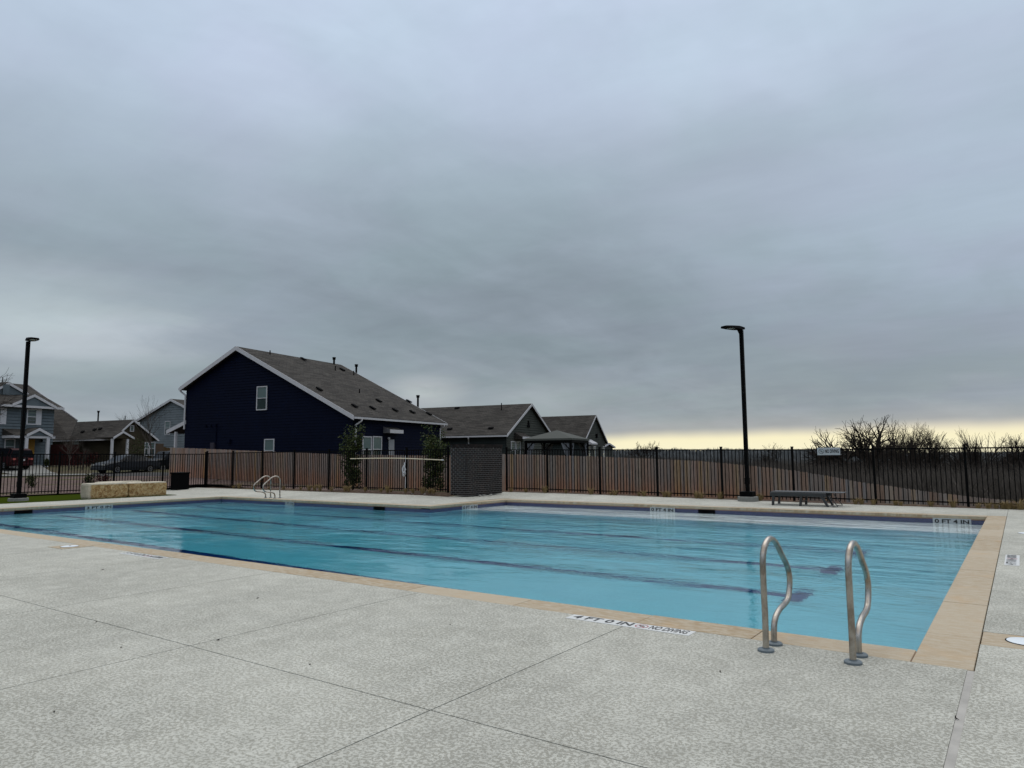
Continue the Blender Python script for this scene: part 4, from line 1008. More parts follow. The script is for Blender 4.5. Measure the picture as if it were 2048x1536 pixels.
# --- brown house, left
h5, P5, O5, sa5, ze5, za5 = side_house('brown_house', 'single storey olive brown house with small porch gable, left background', 226, 877, 268, 839, 70, 26, 1.0, OLIVE, OLIVE, ufar=2.35)
s_, z_ = onwall(263, 857, O5); add_window(h5, P5(s_, -.02, z_), E2, E1, .45, .62, mid=False)
for u0, u1 in ((288.5, 296), (297.5, 309)):
    a, b = onwall(u0, 890, O5), onwall(u1, 890, O5); zt = onwall((u0+u1)/2, 884, O5)[1]; add_window(h5, P5((a[0]+b[0])/2, -.02, zt-.7), E2, E1, b[0]-a[0], 1.4)
a, b = onwall(311.5, 890, O5, .06), onwall(327, 890, O5, .06)
q = MB(); q.box(P5((a[0]+b[0])/2, -.06, 2.0), (b[0]-a[0], .06, 2.3), E2); build(q, 'brick_pier', BRWALL, h5)
pa_, pb_ = onwall(225, 876.5, O5, 1.6), onwall(267, 877, O5, 1.6); pm = onwall(245, 864, O5, 1.6)
q = MB(); q.prism([P5(pa_[0], -1.6, pa_[1]), P5(pm[0], -1.6, pm[1]), P5(pb_[0], -1.6, pb_[1])], -E1*2.); build(q, 'porch_gable', OLIVE, h5)
for a, b in ((pa_, pm), (pm, pb_)):
    q = MB(); q.prism([P5(a[0], -1.7, a[1]+.1), P5(b[0], -1.7, b[1]+.1), P5(b[0], -1.7, b[1]-.1), P5(a[0], -1.7, a[1]-.1)], E1*.06); build(q, 'rake_board', WHITE, h5)
    q = MB(); q.prism([P5(a[0], -1.65, a[1]+.12), P5(b[0], -1.65, b[1]+.12), P5(b[0], -1.65, b[1]+.03), P5(a[0], -1.65, a[1]+.03)], -E1*2.6); build(q, 'roof', SHING, h5)
for u in (223.5, 254):
    s_ = onwall(u, 900, O5, 1.5)[0]; q = MB(); q.bar(P5(s_, -1.5, .9), P5(s_, -1.5, pa_[1]-.05), .2, .2, (0, 1, 0)); build(q, 'porch_post', WHITE, h5)
nn5 = (Vector((0, 0, 1))*sa5+(-E2)*(za5-ze5)).normalized(); R5 = Vector((O5.x, O5.y, za5))+E2*sa5
roof_vent(h5, hit(196, 841, R5, nn5), nn5, 'flue', 1.0); roof_vent(h5, hit(250, 839.5, R5, nn5), nn5, 'pipe', .4)
for u, v in ((166, 864.5), (190, 860), (201, 858.5)): roof_vent(h5, hit(u, v, R5, nn5), nn5)
# its near long side: plane s=.4 facing -E2
PS5 = Vector((O5.x, O5.y, 0))+E2*.4
def n5(u, v): p = hit(u, v, PS5, E2); return (p-PS5).dot(-E1), p.z
d_, z_ = n5(152.5, 887); add_window(h5, P5(.38, d_, z_), E1, -E2, 1.0, 1.1, mid=False)

# --- light grey two storey house behind
P6 = atdep(347, 800, 88); P6.z = 0
def g6(u, v): p = hit(u, v, P6, E2); return (p-P6).dot(E1), p.z
a6 = g6(347, 798); l6 = g6(276, 841.5); r6 = (a6[0]*2-l6[0], l6[1])
h6, PP6, *_ = gable_house('light_grey_house', 'pale grey two storey gabled house behind the brown house', P6, E1, E2, [l6, a6, r6], 14, 1.0, LGREY, LGREY, oh=.4, ohs=.4, rake_w=.28, lap=.30)
s_, z_ = g6(336, 856); add_window(h6, PP6(s_, -.02, z_), E1, -E2, .95, 1.7)

# --- blue-grey two storey house, far left
g4 = 1.0; C4 = atdep(102, 930, 66); O4 = Vector((C4.x, C4.y, 0))
def f4(u, v, off=0): p = hit(u, v, O4+E1*off, E1); return (p-O4).dot(E2), p.z
h4 = thing('grey_house', (O4.x, O4.y, g4), 'two storey blue-grey house with yellow front door and porch, far left', 'house'); up = Vector((0, 0, 1))
Q4 = lambda s_, o_, z: O4+E2*s_+E1*o_+up*z
ez = f4(102, 815)[1]
q = MB(); q.prism([Q4(-14, 0, g4-.5), Q4(0, 0, g4-.5), Q4(0, 0, ez), Q4(-14, 0, ez)], -E1*9); build(q, 'wall', DGREY, h4)
lap_siding(h4, E2, E1, O4, lambda z: (-14, 0), -14, 0, g4, ez, DGREY, .27)
# front slope, ridge along E2
rz_ = f4(55, 769.5, -6.)[1]; rs0 = f4(55, 769.5, -6.)[0]
fl = (rz_-ez)/(6.+.5)
q = MB(); q.prism([Q4(-15, .5, ez), Q4(-15, -6, rz_), Q4(-15, -6, rz_-.16), Q4(-15, .5, ez-.16)], E2*15.6); build(q, 'roof', SHING, h4)
q = MB(); q.prism([Q4(-15, -6, rz_), Q4(-15, -12.5, ez), Q4(-15, -12.5, ez-.16), Q4(-15, -6, rz_-.16)], E2*(15+rs0)); build(q, 'roof', SHING, h4)
q = MB(); q.bar(Q4(-15, .53, ez-.08), Q4(.6, .53, ez-.08), .06, .2); build(q, 'fascia', WHITE, h4)
# long low wing roof that runs down to the right behind the brown house
A_ = atdep(55, 769.5, 76); Bq = atdep(154.5, 841, 70); Cq = atdep(140, 877, 66.3); Dq = atdep(95, 877, 66.3)
q = MB(); q.add([A_, Bq, Cq, Dq, A_-up*.2+E2*.02, Bq-up*.2, Cq-up*.2, Dq-up*.2], [(0, 3, 2, 1), (0, 1, 5, 4), (1, 2, 6, 5)]); build(q, 'wing_roof', SHING, h4)
q = MB(); q.bar(A_+E1*.06, Bq+E1*.06, .04, .16); build(q, 'rake_board', WHITE, h4)
# cross gables
def xg(apx, lft, rgt, off, m_, depth=5):
    a, l_, r_ = f4(*apx, off), f4(*lft, off), f4(*rgt, off)
    q = MB(); q.prism([Q4(a[0], off-.05, a[1]-.08), Q4(l_[0]+.2, off-.05, l_[1]-.05), Q4(r_[0]-.2, off-.05, r_[1]-.05)], -E1*.2); build(q, 'gable_face', m_, h4)
    for e in (l_, r_):
        q = MB(); q.prism([Q4(a[0], off+.06, a[1]+.05), Q4(e[0], off+.06, e[1]+.05), Q4(e[0], off+.06, e[1]-.2), Q4(a[0], off+.06, a[1]-.2)], -E1*.06); build(q, 'rake_board', WHITE, h4)
        q = MB(); q.prism([Q4(a[0], off+.04, a[1]+.08), Q4(e[0], off+.04, e[1]+.08), Q4(e[0], off+.04, e[1]-.04), Q4(a[0], off+.04, a[1]-.04)], -E1*depth); build(q, 'roof', SHING, h4)
xg((69, 789.5), (25, 808), (113, 814), .55, DGREY, 3.5)
xg((17.5, 765), (-30, 790), (57, 788), -2.2, DGREY, 4.5)
s_, z_ = f4(11.5, 779, -2.2); q = MB(); q.box(Q4(s_, -2.12, z_), (.55, .05, .95), E2); build(q, 'gable_vent', DGREY, h4)
def win4(u0, u1, v0, v1, shutter=None):
    a, b = f4(u0, (v0+v1)/2), f4(u1, (v0+v1)/2); zt, zb = f4((u0+u1)/2, v0)[1], f4((u0+u1)/2, v1)[1]
    add_window(h4, Q4((a[0]+b[0])/2, .02, (zt+zb)/2), E2, E1, b[0]-a[0], zt-zb, .09)
    if shutter:
        c0, d0 = f4(shutter[0], v0), f4(shutter[1], v0); q = MB(); q.box(Q4((c0[0]+d0[0])/2, .06, (zt+zb)/2), (d0[0]-c0[0], .05, zt-zb), E2); build(q, 'shutter', WHITE, h4)
win4(52.5, 73, 817.5, 849.5, (74, 83)); win4(-14, 2, 815, 848, (3.5, 13)); win4(7.5, 29, 877.5, 910)
# porch
a, b = f4(28, 873, 1.8), f4(110, 874, 1.8); zp = a[1]
q = MB(); q.box(Q4((a[0]+b[0])/2, .9, zp), (b[0]-a[0], 1.9, .22), E2); build(q, 'porch_beam', WHITE, h4)
q = MB(); q.prism([Q4(a[0], 1.9, zp+.12), Q4(a[0], 0, zp+.75), Q4(a[0], 0, zp+.12)], E2*(b[0]-a[0])); build(q, 'porch_roof', SHING, h4)
xg((79, 857), (53, 869.5), (105, 871), 1.9, DGREY, 1.8)
for u in (51.5, 94.5):
    s_ = f4(u, 900, 1.8)[0]; q = MB(); q.bar(Q4(s_, 1.8, g4-.2), Q4(s_, 1.8, zp-.1), .24, .24, (0, 1, 0)); build(q, 'porch_post', WHITE, h4)
a, b = f4(55, 900, .1), f4(69, 900, .1); zt = f4(62, 879, .1)[1]
q = MB(); q.box(Q4((a[0]+b[0])/2, .06, (zt+g4)/2), (b[0]-a[0], .06, zt-g4), E2); yd = build(q, 'door', YDOOR, h4)
q = MB(); s_, z_ = f4(83, 884, .1); q.lathe(Q4(s_, .15, z_), [(.05, 0), (.09, .05), (.09, .2), (.03, .26)], 8); build(q, 'porch_lamp', BLACK, h4)
roof_vent(h4, Q4(f4(5, 765, -6)[0], -6, rz_), up, 'pipe', .5)

# --- gazebo in the blue house's neighbour garden
gd = 47.; Pg_ = atdep(1114, 878, gd+1.2); cg = Vector((Pg_.x, Pg_.y, 0)); gz = thing('garden_gazebo', (cg.x, cg.y, ground(cg.x, cg.y)), 'square garden gazebo with hipped canvas roof and tied curtains', 'gazebo')
ga, gb = E1, E2; hw = 1.72; ez_ = Pg_.z; pz = atdep(1114, 860.5, gd+1.2).z
cs = [cg-ga*hw-gb*hw, cg+ga*hw-gb*hw, cg+ga*hw+gb*hw, cg-ga*hw+gb*hw]
q = MB(); q.add([c_+up*ez_ for c_ in cs]+[cg+up*pz]+[c_+up*(ez_-.12) for c_ in cs], [(0, 1, 4), (1, 2, 4), (2, 3, 4), (3, 0, 4), (0, 5, 6, 1), (1, 6, 7, 2), (2, 7, 8, 3), (3, 8, 5, 0)]); build(q, 'canopy', GAZ, gz)
q = MB()
for i in range(4): q.bar(cs[i]*.94+cg*.06+up*(ez_-.2), cs[(i+1) % 4]*.94+cg*.06+up*(ez_-.2), .1, .14)
build(q, 'eave_beam', BLACK, gz)
for c_ in cs:
    p = c_*.93+cg*.07; q = MB(); q.bar(p+up*(-.4), p+up*(ez_-.15), .13, .13, (0, 1, 0)); build(q, 'leg', BLACK, gz)
    for k in range(2):
        dd = (ga if (c_-cg).dot(ga) < 0 else -ga) if k else (gb if (c_-cg).dot(gb) < 0 else -gb)
        q = MB(); q.bar(p+up*(ez_-.8), p+dd*.55+up*(ez_-.25), .06, .06); build(q, 'brace', BLACK, gz)
        q = MB(); n_ = 7; vs = []
        for j in range(n_+1):
            f_ = j/n_; o_ = .05*math.sin(j*2.6); pp = p+dd*(.12+.55*f_); nn = dd.cross(up)
            vs += [pp+nn*o_+up*(ez_-.3), p+dd*(.12+.16*f_)+nn*o_*.5+up*(ez_-1.35), p+dd*(.1+.34*f_)+nn*o_+up*(-.1)]
        q.add(vs, [(j*3+a_, j*3+3+a_, j*3+4+a_, j*3+1+a_) for j in range(n_) for a_ in (0, 1)]); build(q, 'curtain', CURT, gz)

# --- wooden fences between the far left houses
def small_fence(label, pA, pB, h_, m_, n):
    pA, pB = Vector(pA), Vector(pB); z = ground(pA.x, pA.y); o = thing('wooden_fence', (pA.x, pA.y, z), label, 'fence'); L = (pB-pA).length; d = (pB-pA).normalized(); ang = math.atan2(d.y, d.x)
    me = MB().box((0, 0, h_/2), (L/n-.012, .02, h_)).mesh('plank', m_)
    for k in range(n):
        p = pA+d*L*(k+.5)/n; link('plank', me, o, Vector((p.x, p.y, ground(p.x, p.y)+random.uniform(-.02, .02)))-Vector(o.location), (0, 0, ang))
    q = MB(); q.bar(pA+up*(z+h_*.8)+Vector((0, .05, 0)), pB+up*(ground(pB.x, pB.y)+h_*.8)+Vector((0, .05, 0)), .04, .09); build(q, 'fence_rail', m_, o)
REDW = mat('red_stained_wood', (.03, .008, .007), .85, fn=f_grit((.030, .009, .008), .25, 3)); TANW = mat('tan_stained_wood', (.10, .06, .025), .85)
a = xy((103-1024)/F, 65); b = xy((160-1024)/F, 65)
small_fence('dark red stained plank fence between the far left houses', a, b, 1.9, REDW, 26)
a = xy((326-1024)/F, 80); b = xy((372-1024)/F, 80)
small_fence('tan plank fence beside the pale grey house', a, b, 1.9, TANW, 24)

# ------------------------------------------------------------------ vehicles
def car(name, label, pos, fwd, st, paint, kindlights='tail', width=1.84, wheel_r=.34, axles=(.9, 3.7), L=4.7):
    """st: stations (x from the rear, z bottom, z belt, z top, half width, half width top)"""
    o = thing(name, pos, label, 'car'); pos = Vector(pos); fwd = Vector(fwd).normalized(); sd_ = Vector((-fwd.y, fwd.x, 0))
    P = lambda x, y, z: pos+fwd*(x-L/2)+sd_*y+up*z
    body = MB(); gls = MB()
    def rg(s): x, zb, zm, zt, hw, ht = s; return [P(x, -hw*.94, zb), P(x, -hw, zb+.25), P(x, -hw, zm), P(x, -ht, zt), P(x, ht, zt), P(x, hw, zm), P(x, hw, zb+.25), P(x, hw*.94, zb)]
    rings = [rg(s) for s in st]
    for i in range(len(st)-1):
        a, b = rings[i], rings[i+1]; cab = st[i][3]-st[i][2] > .12 or st[i+1][3]-st[i+1][2] > .12
        for j in range(8):
            k = (j+1) % 8; f_ = [a[j], b[j], b[k], a[k]]
            slope = abs(st[i][3]-st[i+1][3]) > .22
            if cab and (j in (2, 4) or (j == 3 and slope)): gls.add(f_, [(0, 1, 2, 3)])
            else: body.add(f_, [(0, 1, 2, 3)])
    body.add(rings[0], [tuple(range(8))]); body.add(rings[-1], [tuple(range(7, -1, -1))])
    build(body, 'body', paint, o, True); build(gls, 'windows', CGLASS, o)
    pil = MB()
    for i in range(1, len(st)-1):
        if st[i][3]-st[i][2] > .3:
            for y_ in (-1, 1): pil.bar(P(st[i][0], y_*(st[i][4]+.004), st[i][2]), P(st[i][0], y_*(st[i][5]+.012), st[i][3]), .05, .02)
    build(pil, 'pillars', paint, o)
    for ax_ in axles:
        for y_ in (-1, 1):
            q = MB(); q.lathe(P(ax_, y_*(width/2-.20), wheel_r), [(wheel_r*.9, 0), (wheel_r, .04), (wheel_r, .19), (wheel_r*.93, .215), (wheel_r*.66, .215)], 22, sd_*y_); t_ = build(q, 'wheel', TYRE, o, True)
            q = MB(); q.lathe(P(ax_, y_*(width/2-.0), wheel_r), [(wheel_r*.66, -.02), (wheel_r*.64, .022), (wheel_r*.3, .012), (.03, .03)], 18, sd_*y_); build(q, 'rim', RIM, t_, True)
    for y_ in (-1, 1):
        q = MB(); q.box(P(.03, y_*(width/2-.26), st[0][2]-.12), (.08, .36, .14), fwd); build(q, 'tail_light', TAIL, o)
        q = MB(); q.box(P(L-.04, y_*(width/2-.3), .68), (.08, .34, .14), fwd); build(q, 'headlight', CHROME, o)
        q = MB(); q.box(P(L*.66, y_*(width/2+.08), st[2][2]+.06), (.12, .16, .1), fwd); build(q, 'mirror', paint, o)
    q = MB(); q.box(P(-.02, 0, .42), (.1, width*.92, .22), fwd); q.box(P(L+.0, 0, .40), (.1, width*.9, .22), fwd); build(q, 'bumper', paint, o, bevel=.03)
    q = MB(); q.box(P(-.045, 0, .78), (.012, .34, .14), fwd); build(q, 'number_plate', mat('plate', (.5, .5, .5), .5), o)
    q = MB(); q.box(P(-.04, 0, .93), (.03, .9, .05), fwd); build(q, 'chrome_strip', CHROME, o)
    return o
suv = [(0, .45, .98, 1.02, .86, .80), (.12, .35, 1.08, 1.60, .92, .74), (.5, .3, 1.08, 1.74, .93, .72), (1.9, .28, 1.06, 1.78, .94, .72), (2.9, .28, 1.04, 1.72, .94, .71), (3.55, .28, 1.02, 1.14, .93, .78), (4.3, .3, .96, 1.04, .91, .8), (4.7, .42, .82, .9, .84, .74)]
sedan = [(0, .42, .86, .9, .84, .74), (.25, .32, .96, 1.02, .9, .74), (.75, .26, .98, 1.08, .91, .7), (1.35, .24, .96, 1.38, .92, .62), (2.3, .24, .94, 1.45, .92, .62), (2.9, .24, .93, 1.36, .92, .63), (3.55, .24, .92, .98, .92, .74), (4.4, .27, .76, .84, .89, .76), (4.78, .36, .6, .66, .78, .66)]
Pc = atdep(10, 940, 60.5); Pc.z = 1.5-(937.5-920)*60.5/F
car('parked_car', 'dark red SUV parked on the driveway, rear towards the pool', (Pc.x, Pc.y, Pc.z-.02), -E1, suv, CARRED)
Pc = atdep(252, 946, 57); gz_ = 1.5-(945-918.6)*57/F
car('parked_car', 'grey sedan parked side-on in the street beyond the fence', (Pc.x, Pc.y, gz_-.03), -E2, sedan, CARGREY, L=4.78, axles=(.95, 3.8), wheel_r=.33)
Pc = atdep(338, 945, 62); car('parked_car', 'black SUV parked behind the grey sedan near the blue house porch', (Pc.x, Pc.y, gz_), -E2, suv, CARBLK)

# ------------------------------------------------------------------ bare trees
def tree(label, base, height, spread, seed, lean=(0, 0), levels=5, trunk_r=None, m_=None, cat='tree', name='bare_tree', split=2.6, first=.3, group=None, upb=.25, twig=.006, rmin=.004, split0=5):
    rs = random.Random(seed); base = Vector(base); o = thing(name, tuple(base), label, cat, group)
    tr = MB(); cr = MB(); trunk_r = trunk_r or height*.022; m_ = m_ or BARK
    def grow(p, d, L, r, lv):
        n = 3 if lv > 1 else 4; pts = [p]; rad = [max(r, rmin)]; dd = d.copy()
        for i in range(n):
            dd = (dd+Vector((rs.gauss(0, .15), rs.gauss(0, .15), rs.gauss(0, .10)+upb*.10))).normalized()
            pts.append(pts[-1]+dd*L/n); rad.append(max(rmin, r*(1-.25*(i+1)/n)))
        (tr if lv <= 1 else cr).tube(pts, rad, 6 if lv == 0 else (5 if lv == 1 else (4 if lv == 2 else 3)), cap=False)
        if lv >= levels or r < twig: return
        k = split0 if lv == 0 else (rs.choice((3, 3, 4)) if lv < 3 else rs.choice((2, 3, 3, 4)))
        for j in range(k):
            at = 1. if j == 0 else rs.uniform(.8 if lv == 0 else .35, .98); i0 = min(n-1, int(at*n)); q = pts[i0].lerp(pts[i0+1], at*n-i0) if at < 1 else pts[-1]
            th = (rs.uniform(.45, .95) if lv == 0 else rs.uniform(.35, .85))*min(spread, 1.25)*(.4 if j == 0 else 1); ph = (6.283*j/k+rs.uniform(-.5, .5)) if lv == 0 else rs.uniform(0, 6.283); u_ = dd.orthogonal().normalized(); v_ = dd.cross(u_)
            nd = (dd*math.cos(th)+(u_*math.cos(ph)+v_*math.sin(ph))*math.sin(th)); nd.z = max(nd.z, .12 if lv < 2 else -.35)+upb*.35; nd.normalize()
            grow(q, nd, L*rs.uniform(.66, .80)*(.9 if lv == 0 and j else 1), rad[i0+1 if at < 1 else -1]*rs.uniform(.6, .82), lv+1)
    d0 = Vector((lean[0], lean[1], 1)).normalized(); grow(base-Vector((0, 0, .3)), d0, height*first, trunk_r, 0)
    build(tr, 'trunk', m_, o); build(cr, 'crown', m_, o)
    # scale the whole to the asked height
    mz = max([v[2] for v in cr.v]+[v[2] for v in tr.v])-base.z; s_ = height/mz
    for ch in o.children: ch.data.transform(Matrix.Scale(s_, 4))
    return o
def tr_at(u, vtop, dep_, zb=None): P = atdep(u, 905, dep_); zt = atdep(u, vtop, dep_).z; z = ground(P.x, P.y) if zb is None else zb; return (P.x, P.y, z), zt-z
for i, (u, vt, dp, sp_, lab, kw) in enumerate((
    (1750, 829, 95, 1.35, 'broad leafless oak behind the far fence, left of two taller crowns', dict(levels=6, first=.24, trunk_r=.62, upb=.12, split0=6)),
    (1799, 826, 100, 1.15, 'tall forked leafless oak just right of the broad one', dict(levels=6, first=.33, trunk_r=.5, split0=4)),
    (1836, 836, 120, .8, 'slim leafless tree between the forked oak and the twiggy thicket', dict(levels=6, first=.38, trunk_r=.3, split0=4)),
    (1868, 850, 90, .9, 'dense twiggy leafless tree, left one of the pair in the thicket', dict(levels=6, first=.25, trunk_r=.36)),
    (1893, 849, 92, 1., 'dense twiggy leafless tree at the right end of the thicket', dict(levels=6, first=.25, trunk_r=.36)),
    (1820, 862, 85, 1.1, 'low spreading leafless tree in front of the forked oak', dict(levels=6, first=.22)),
    (1990, 848, 70, .6, 'thin leaning leafless tree near the right frame edge', dict(levels=5, first=.35, lean=(-.2, .1))),
    (2030, 865, 75, 1., 'bushy leafless tree at the right frame edge', dict(levels=7, first=.22)),
    (1290, 881, 150, 1.1, 'small round leafless tree on the horizon right of the houses', dict(levels=5, first=.25)),
    (1547, 884, 140, .9, 'small leafless tree on the horizon right of the lamp post', dict(levels=5, first=.3)),
    (1722, 888, 80, 1.2, 'scrubby low tree under the broad oak', dict(levels=6, first=.2)),
    (1935, 875, 88, 1., 'small leafless tree behind the right-hand fence post', dict(levels=5, first=.25)))):
    b_, h_ = tr_at(u, vt, dp); tree(lab, b_, h_, sp_, 40+i*7, group='leafless trees beyond the fence', twig=.0, rmin=dp*.00011, **kw)
b_, h_ = tr_at(-118, 650, 40, .1); tree('large leafless street tree reaching in from the left edge', b_, h_, .8, 77, levels=6, first=.3, m_=BARKG, twig=.008)
for i, (u, vt, dp, lab) in enumerate(((306, 785, 60, 'slender leafless sapling in front of the brown house gable'), (254, 820, 84, 'leafless sapling tips behind the brown house ridge'), (139, 868, 60, 'small bare sapling before the red fence'), (166, 880, 60, 'low bare sapling right of the red fence'))):
    b_, h_ = tr_at(u, vt, dp); tree(lab, b_, h_, .55, 90+i, levels=4, first=.4, trunk_r=.05, m_=BARKG, twig=.004, group='street saplings', upb=.5)

# ------------------------------------------------------------------ woodland and brush (uncountable)
def brushfield(name, label, n, tr_, dr_, hr, m_, seed, px, per=9, wfac=.00035):
    """thousands of upright twigs; crowns stay under a gently varying canopy height"""
    rs = random.Random(seed); q = MB(); vs, fs = [], []
    for k in range(n):
        t_ = rs.uniform(*tr_); d = dr_[0]+(dr_[1]-dr_[0])*rs.random()**1.1; p = xy(t_, d); z = ground(p.x, p.y)
        can = 1.5+d*px(t_)/F*(.75+.5*mnoise.noise(Vector((p.x*.06, p.y*.06, seed)))) + .25*mnoise.noise(Vector((p.x*.5, p.y*.5, seed)))
        h_ = min(rs.uniform(*hr), can-z)
        if h_ < .4: continue
        h_ *= rs.uniform(.8, 1.)
        for j in range(per):
            a = rs.uniform(0, 6.283); sp_ = rs.uniform(.02, .30)*h_; w0 = d*wfac*rs.uniform(.5, 1.6)
            bz = h_*rs.uniform(0, .72); b0 = Vector((p.x+rs.gauss(0, .10)*h_, p.y+rs.gauss(0, .10)*h_, z+bz)); tp = b0+Vector((math.cos(a)*sp_, math.sin(a)*sp_, (h_-bz)*rs.uniform(.5, 1.)))
            sdv = AH*w0
            o_ = len(vs); vs += [tuple(b0-sdv), tuple(b0+sdv), tuple(tp)]; fs.append((o_, o_+1, o_+2))
    q.v, q.f = vs, fs; o = build(q, name, m_); return tag(o, label, 'woodland', kind='stuff')
brushfield('woodland', 'dense leafless woodland filling the valley beyond the fence', 20000, (.16, .95), (42, 150), (3, 9), BRUSH, 5, lambda t: 5-9*sstep(.4, .55, t)+4*sstep(.6, .7, t), 9)
brushfield('woodland', 'distant evergreen treeline on the horizon', 12000, (.05, .98), (170, 420), (4, 9), CEDARB, 9, lambda t: 17-12*sstep(.42, .52, t), 9, .0005)

# ------------------------------------------------------------------ shrubs at the fence
def shrub(label, x, y, zb, h_, w_, seed, nl=2600, m_=None, name='shrub', leaf=.05, prof=None):
    rs = random.Random(seed); o = thing(name, (x, y, zb), label, 'shrub'); st = MB(); lf = MB(); vs, fs = [], []
    stems = []
    for k in range(9):
        a = rs.uniform(0, 6.283); r_ = rs.uniform(.15, 1)*w_*.38; hh = h_*rs.uniform(.7, 1)
        pts = [Vector((x+math.cos(a)*r_*t*(.6+.4*t)+rs.gauss(0, .02), y+math.sin(a)*r_*t+rs.gauss(0, .02), zb+hh*t)) for t in (0, .25, .5, .75, 1)]
        st.tube(pts, [.016, .013, .010, .007, .003], 4, False); stems.append(pts)
    for k in range(nl):
        t = rs.random()**.8*.93+.07; s_ = rs.choice(stems); i0 = min(3, int(t*4)); p = s_[i0].lerp(s_[i0+1], t*4-i0)
        rr = w_*.30*(prof(t) if prof else math.sin(math.pi*min(1, t*.9+.1))**.6)*rs.random()**.5; a = rs.uniform(0, 6.283)
        p = p+Vector((math.cos(a)*rr, math.sin(a)*rr, rs.gauss(0, .05)))
        cl = mnoise.noise(p*3.1+Vector((seed, 0, 0)))
        if cl < -.12: continue
        d = Vector((rs.gauss(0, 1), rs.gauss(0, 1), rs.gauss(.3, .6))).normalized(); s2 = d.orthogonal().normalized()*leaf*.32; L_ = leaf*rs.uniform(.7, 1.4)
        o_ = len(vs); vs += [tuple(p), tuple(p+d*L_*.5+s2), tuple(p+d*L_), tuple(p+d*L_*.5-s2)]; fs.append((o_, o_+1, o_+2, o_+3))
    lf.v, lf.f = vs, fs
    build(st, 'stems', BARK, o); tag(build(lf, 'foliage', m_ or LEAF, o), kind='stuff'); return o
for u, vt, sd_, lab in ((705, 852, 4, 'tall leafy evergreen shrub behind the fence under the downspout'), (866, 851, 8, 'tall leafy evergreen shrub beside the brick wall')):
    yb = 21.35; P = on_y(u, 980, yb); zt = on_y(u, vt, yb).z; shrub(lab, P.x, yb, .08, zt-.08, 1.35 if u < 800 else 1.55, sd_, 5200, leaf=.085, prof=lambda t: .95-.25*t)
for i, (u, v, dp, h_, w_, m_, lab) in enumerate(((155, 930, 62, 1.7, 2.6, RLEAF, 'dark red leafy bush before the brown house'), (176, 932, 63, 1.4, 2., RLEAF, 'smaller dark red bush right of the large one'), (272, 925, 62, 2.9, 2.2, LEAF, 'dark evergreen bush by the brown house window'), (66, 985, 37, .7, .9, LEAF, 'small bush on the mulch slope left of the lamp post'), (181, 972, 40, .6, .8, LEAF, 'small bush on the mulch slope above the stone blocks'), (205, 968, 39, .6, .9, RLEAF, 'thin reddish bush on the mulch slope'), (92, 928, 62, .8, .5, LEAF, 'potted plant by the porch post'))):
    P = atdep(u, 940, dp); shrub(lab, P.x, P.y, ground(P.x, P.y), h_, w_, 20+i, 900, m_, leaf=.10 if dp > 50 else .06)

# dry grass clumps in the beds
rs = random.Random(12); tufts = []
for k in range(3):
    q = MB(); vs, fs = [], []
    for j in range(90):
        a = rs.uniform(0, 6.283); r_ = rs.random()*.05; L_ = rs.uniform(.12, .30); sp_ = rs.uniform(.1, .8)
        b0 = Vector((math.cos(a)*r_, math.sin(a)*r_, -.02)); mid_ = b0+Vector((math.cos(a)*sp_*L_*.35, math.sin(a)*sp_*L_*.35, L_*.6)); tp = b0+Vector((math.cos(a)*sp_*L_, math.sin(a)*sp_*L_, L_*rs.uniform(.65, 1)))
        s2 = Vector((-math.sin(a), math.cos(a), 0))*.005; o_ = len(vs)
        vs += [tuple(b0-s2), tuple(b0+s2), tuple(mid_+s2), tuple(mid_-s2), tuple(tp)]; fs += [(o_, o_+1, o_+2, o_+3), (o_+3, o_+2, o_+4)]
    q.v, q.f = vs, fs; tufts.append(q.mesh('grass_clump', STRAW))
spots = [(u, 1) for u in (467, 478, 507, 538, 567, 601, 618, 629, 640, 663, 690, 697, 730, 762, 775, 782, 811, 826, 845, 859, 867)]+[(u, 0) for u in (1022, 1052, 1090, 1132, 1182, 1222, 1230, 1278, 1288, 1330, 1338, 1393, 1402, 1440, 1710, 1722, 1746, 1790, 1800, 1860, 1954, 1975, 1990, 2005, 2015, 2026, 2038, 1905, 1520)]
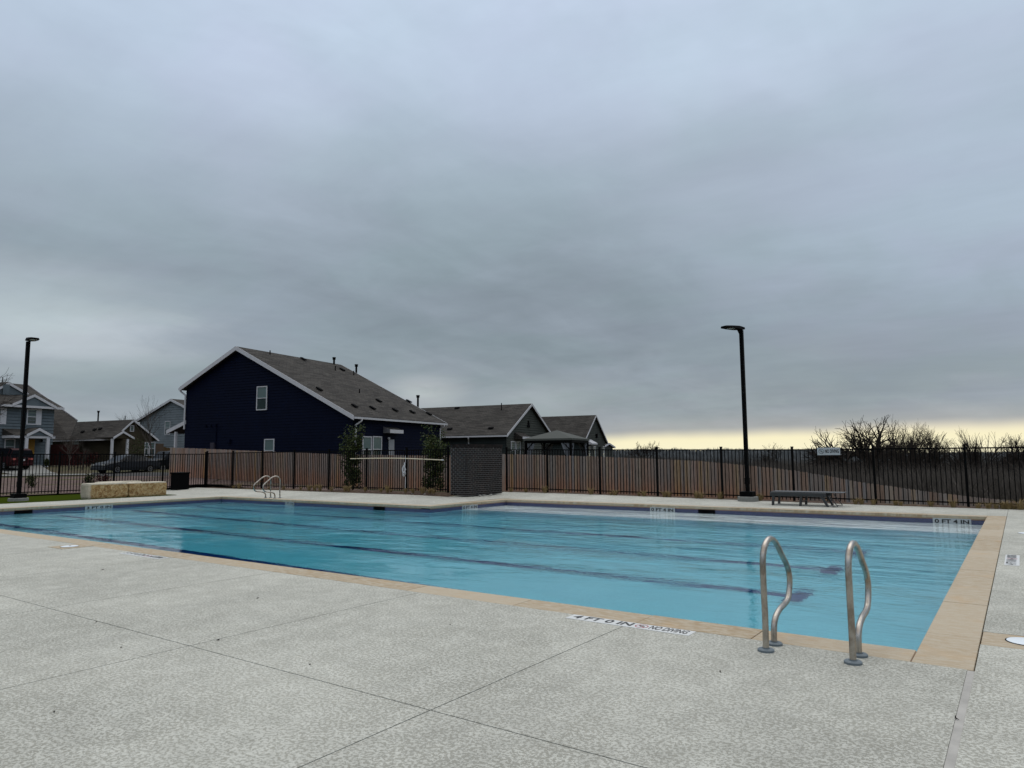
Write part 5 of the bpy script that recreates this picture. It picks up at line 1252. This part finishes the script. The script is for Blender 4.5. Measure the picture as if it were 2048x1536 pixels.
for u, L_ in spots:
    y = (20.15 if L_ else 23.56)+rs.uniform(-.06, .05); x = on_y(u, 985, y).x; z = (LZ(x)-.02 if L_ else FZ(x)-.02)
    o = link('grass_clump', tufts[rs.randrange(3)], None, (x, y, z), (0, 0, rs.uniform(0, 6))); s_ = rs.uniform(.75, 1.35); o.scale = (s_, s_, s_*rs.uniform(.7, 1.1))
    where = ('in front of the cedar boards left of the pale rescue pole' if u < 700 else 'under the rescue pole, left of the brick wall') if L_ else ('between the brick wall and the right lamp post' if u < 1500 else 'at the far fence right of the lounger')
    tag(o, 'dry straw-coloured grass clump '+where, 'grass clump', 'dry grass clumps '+where)
# small stones and debris by the brick wall
rs = random.Random(3)
for k, (u, v) in enumerate(((889, 984), (895, 986), (930, 988), (941, 989), (951, 988.5), (945, 987), (936, 989))):
    P = on_z(u, v, .1); q = MB(); r_ = rs.uniform(.03, .06); P.y = min(P.y, 20.2) if u < 900 else P.y; P.x = P.x if u < 900 else max(P.x, bx1+.1)
    q.lathe((0, 0, -r_*.3), [(r_*.5, 0), (r_, r_*.4), (r_*.8, r_*.9), (r_*.2, r_*1.15)], 7); me = q.mesh('stone', mat('pale_stone', (.35, .34, .32), .9) if k == 0 else bpy.data.materials['pale_stone'])
    P.z = zdeck(P.x, P.y)+.02; o = link('stone', me, None, P, (0, 0, rs.random()*6)); o.scale = (1.5, 1, .8); tag(o, 'small pale stone lying at the foot of the brick wall', 'stone', 'pale stones by the brick wall')
# leaves and grit on the deck
for k, (u, v, L_) in enumerate(((1911, 1437, .035), (437, 1281, .02), (242, 1296, .012), (108, 1425, .014), (515, 1197, .02), (192, 1245, .016), (1440, 1344, .02), (620, 1330, .012), (900, 1250, .012), (205, 1140, .03))):
    P = on_z(u, v); q = MB(); a = rs.uniform(0, 3)
    pts = [(math.cos(a)*L_*t+math.sin(a)*L_*.5*t*t, math.sin(a)*L_*t-math.cos(a)*L_*.5*t*t, .006+.003*t) for t in (-.8, -.4, 0, .4, .8)]
    q.tube(pts, [.0012, .003, .0045, .003, .001], 5); o = link('dry_leaf', q.mesh('dry_leaf', mat('dead_leaf', (.02, .016, .012), .8) if k == 0 else bpy.data.materials['dead_leaf']), None, P)
    tag(o, 'tiny curled dark leaf scrap lying on the pale deck', 'leaf', 'leaf scraps on the deck')
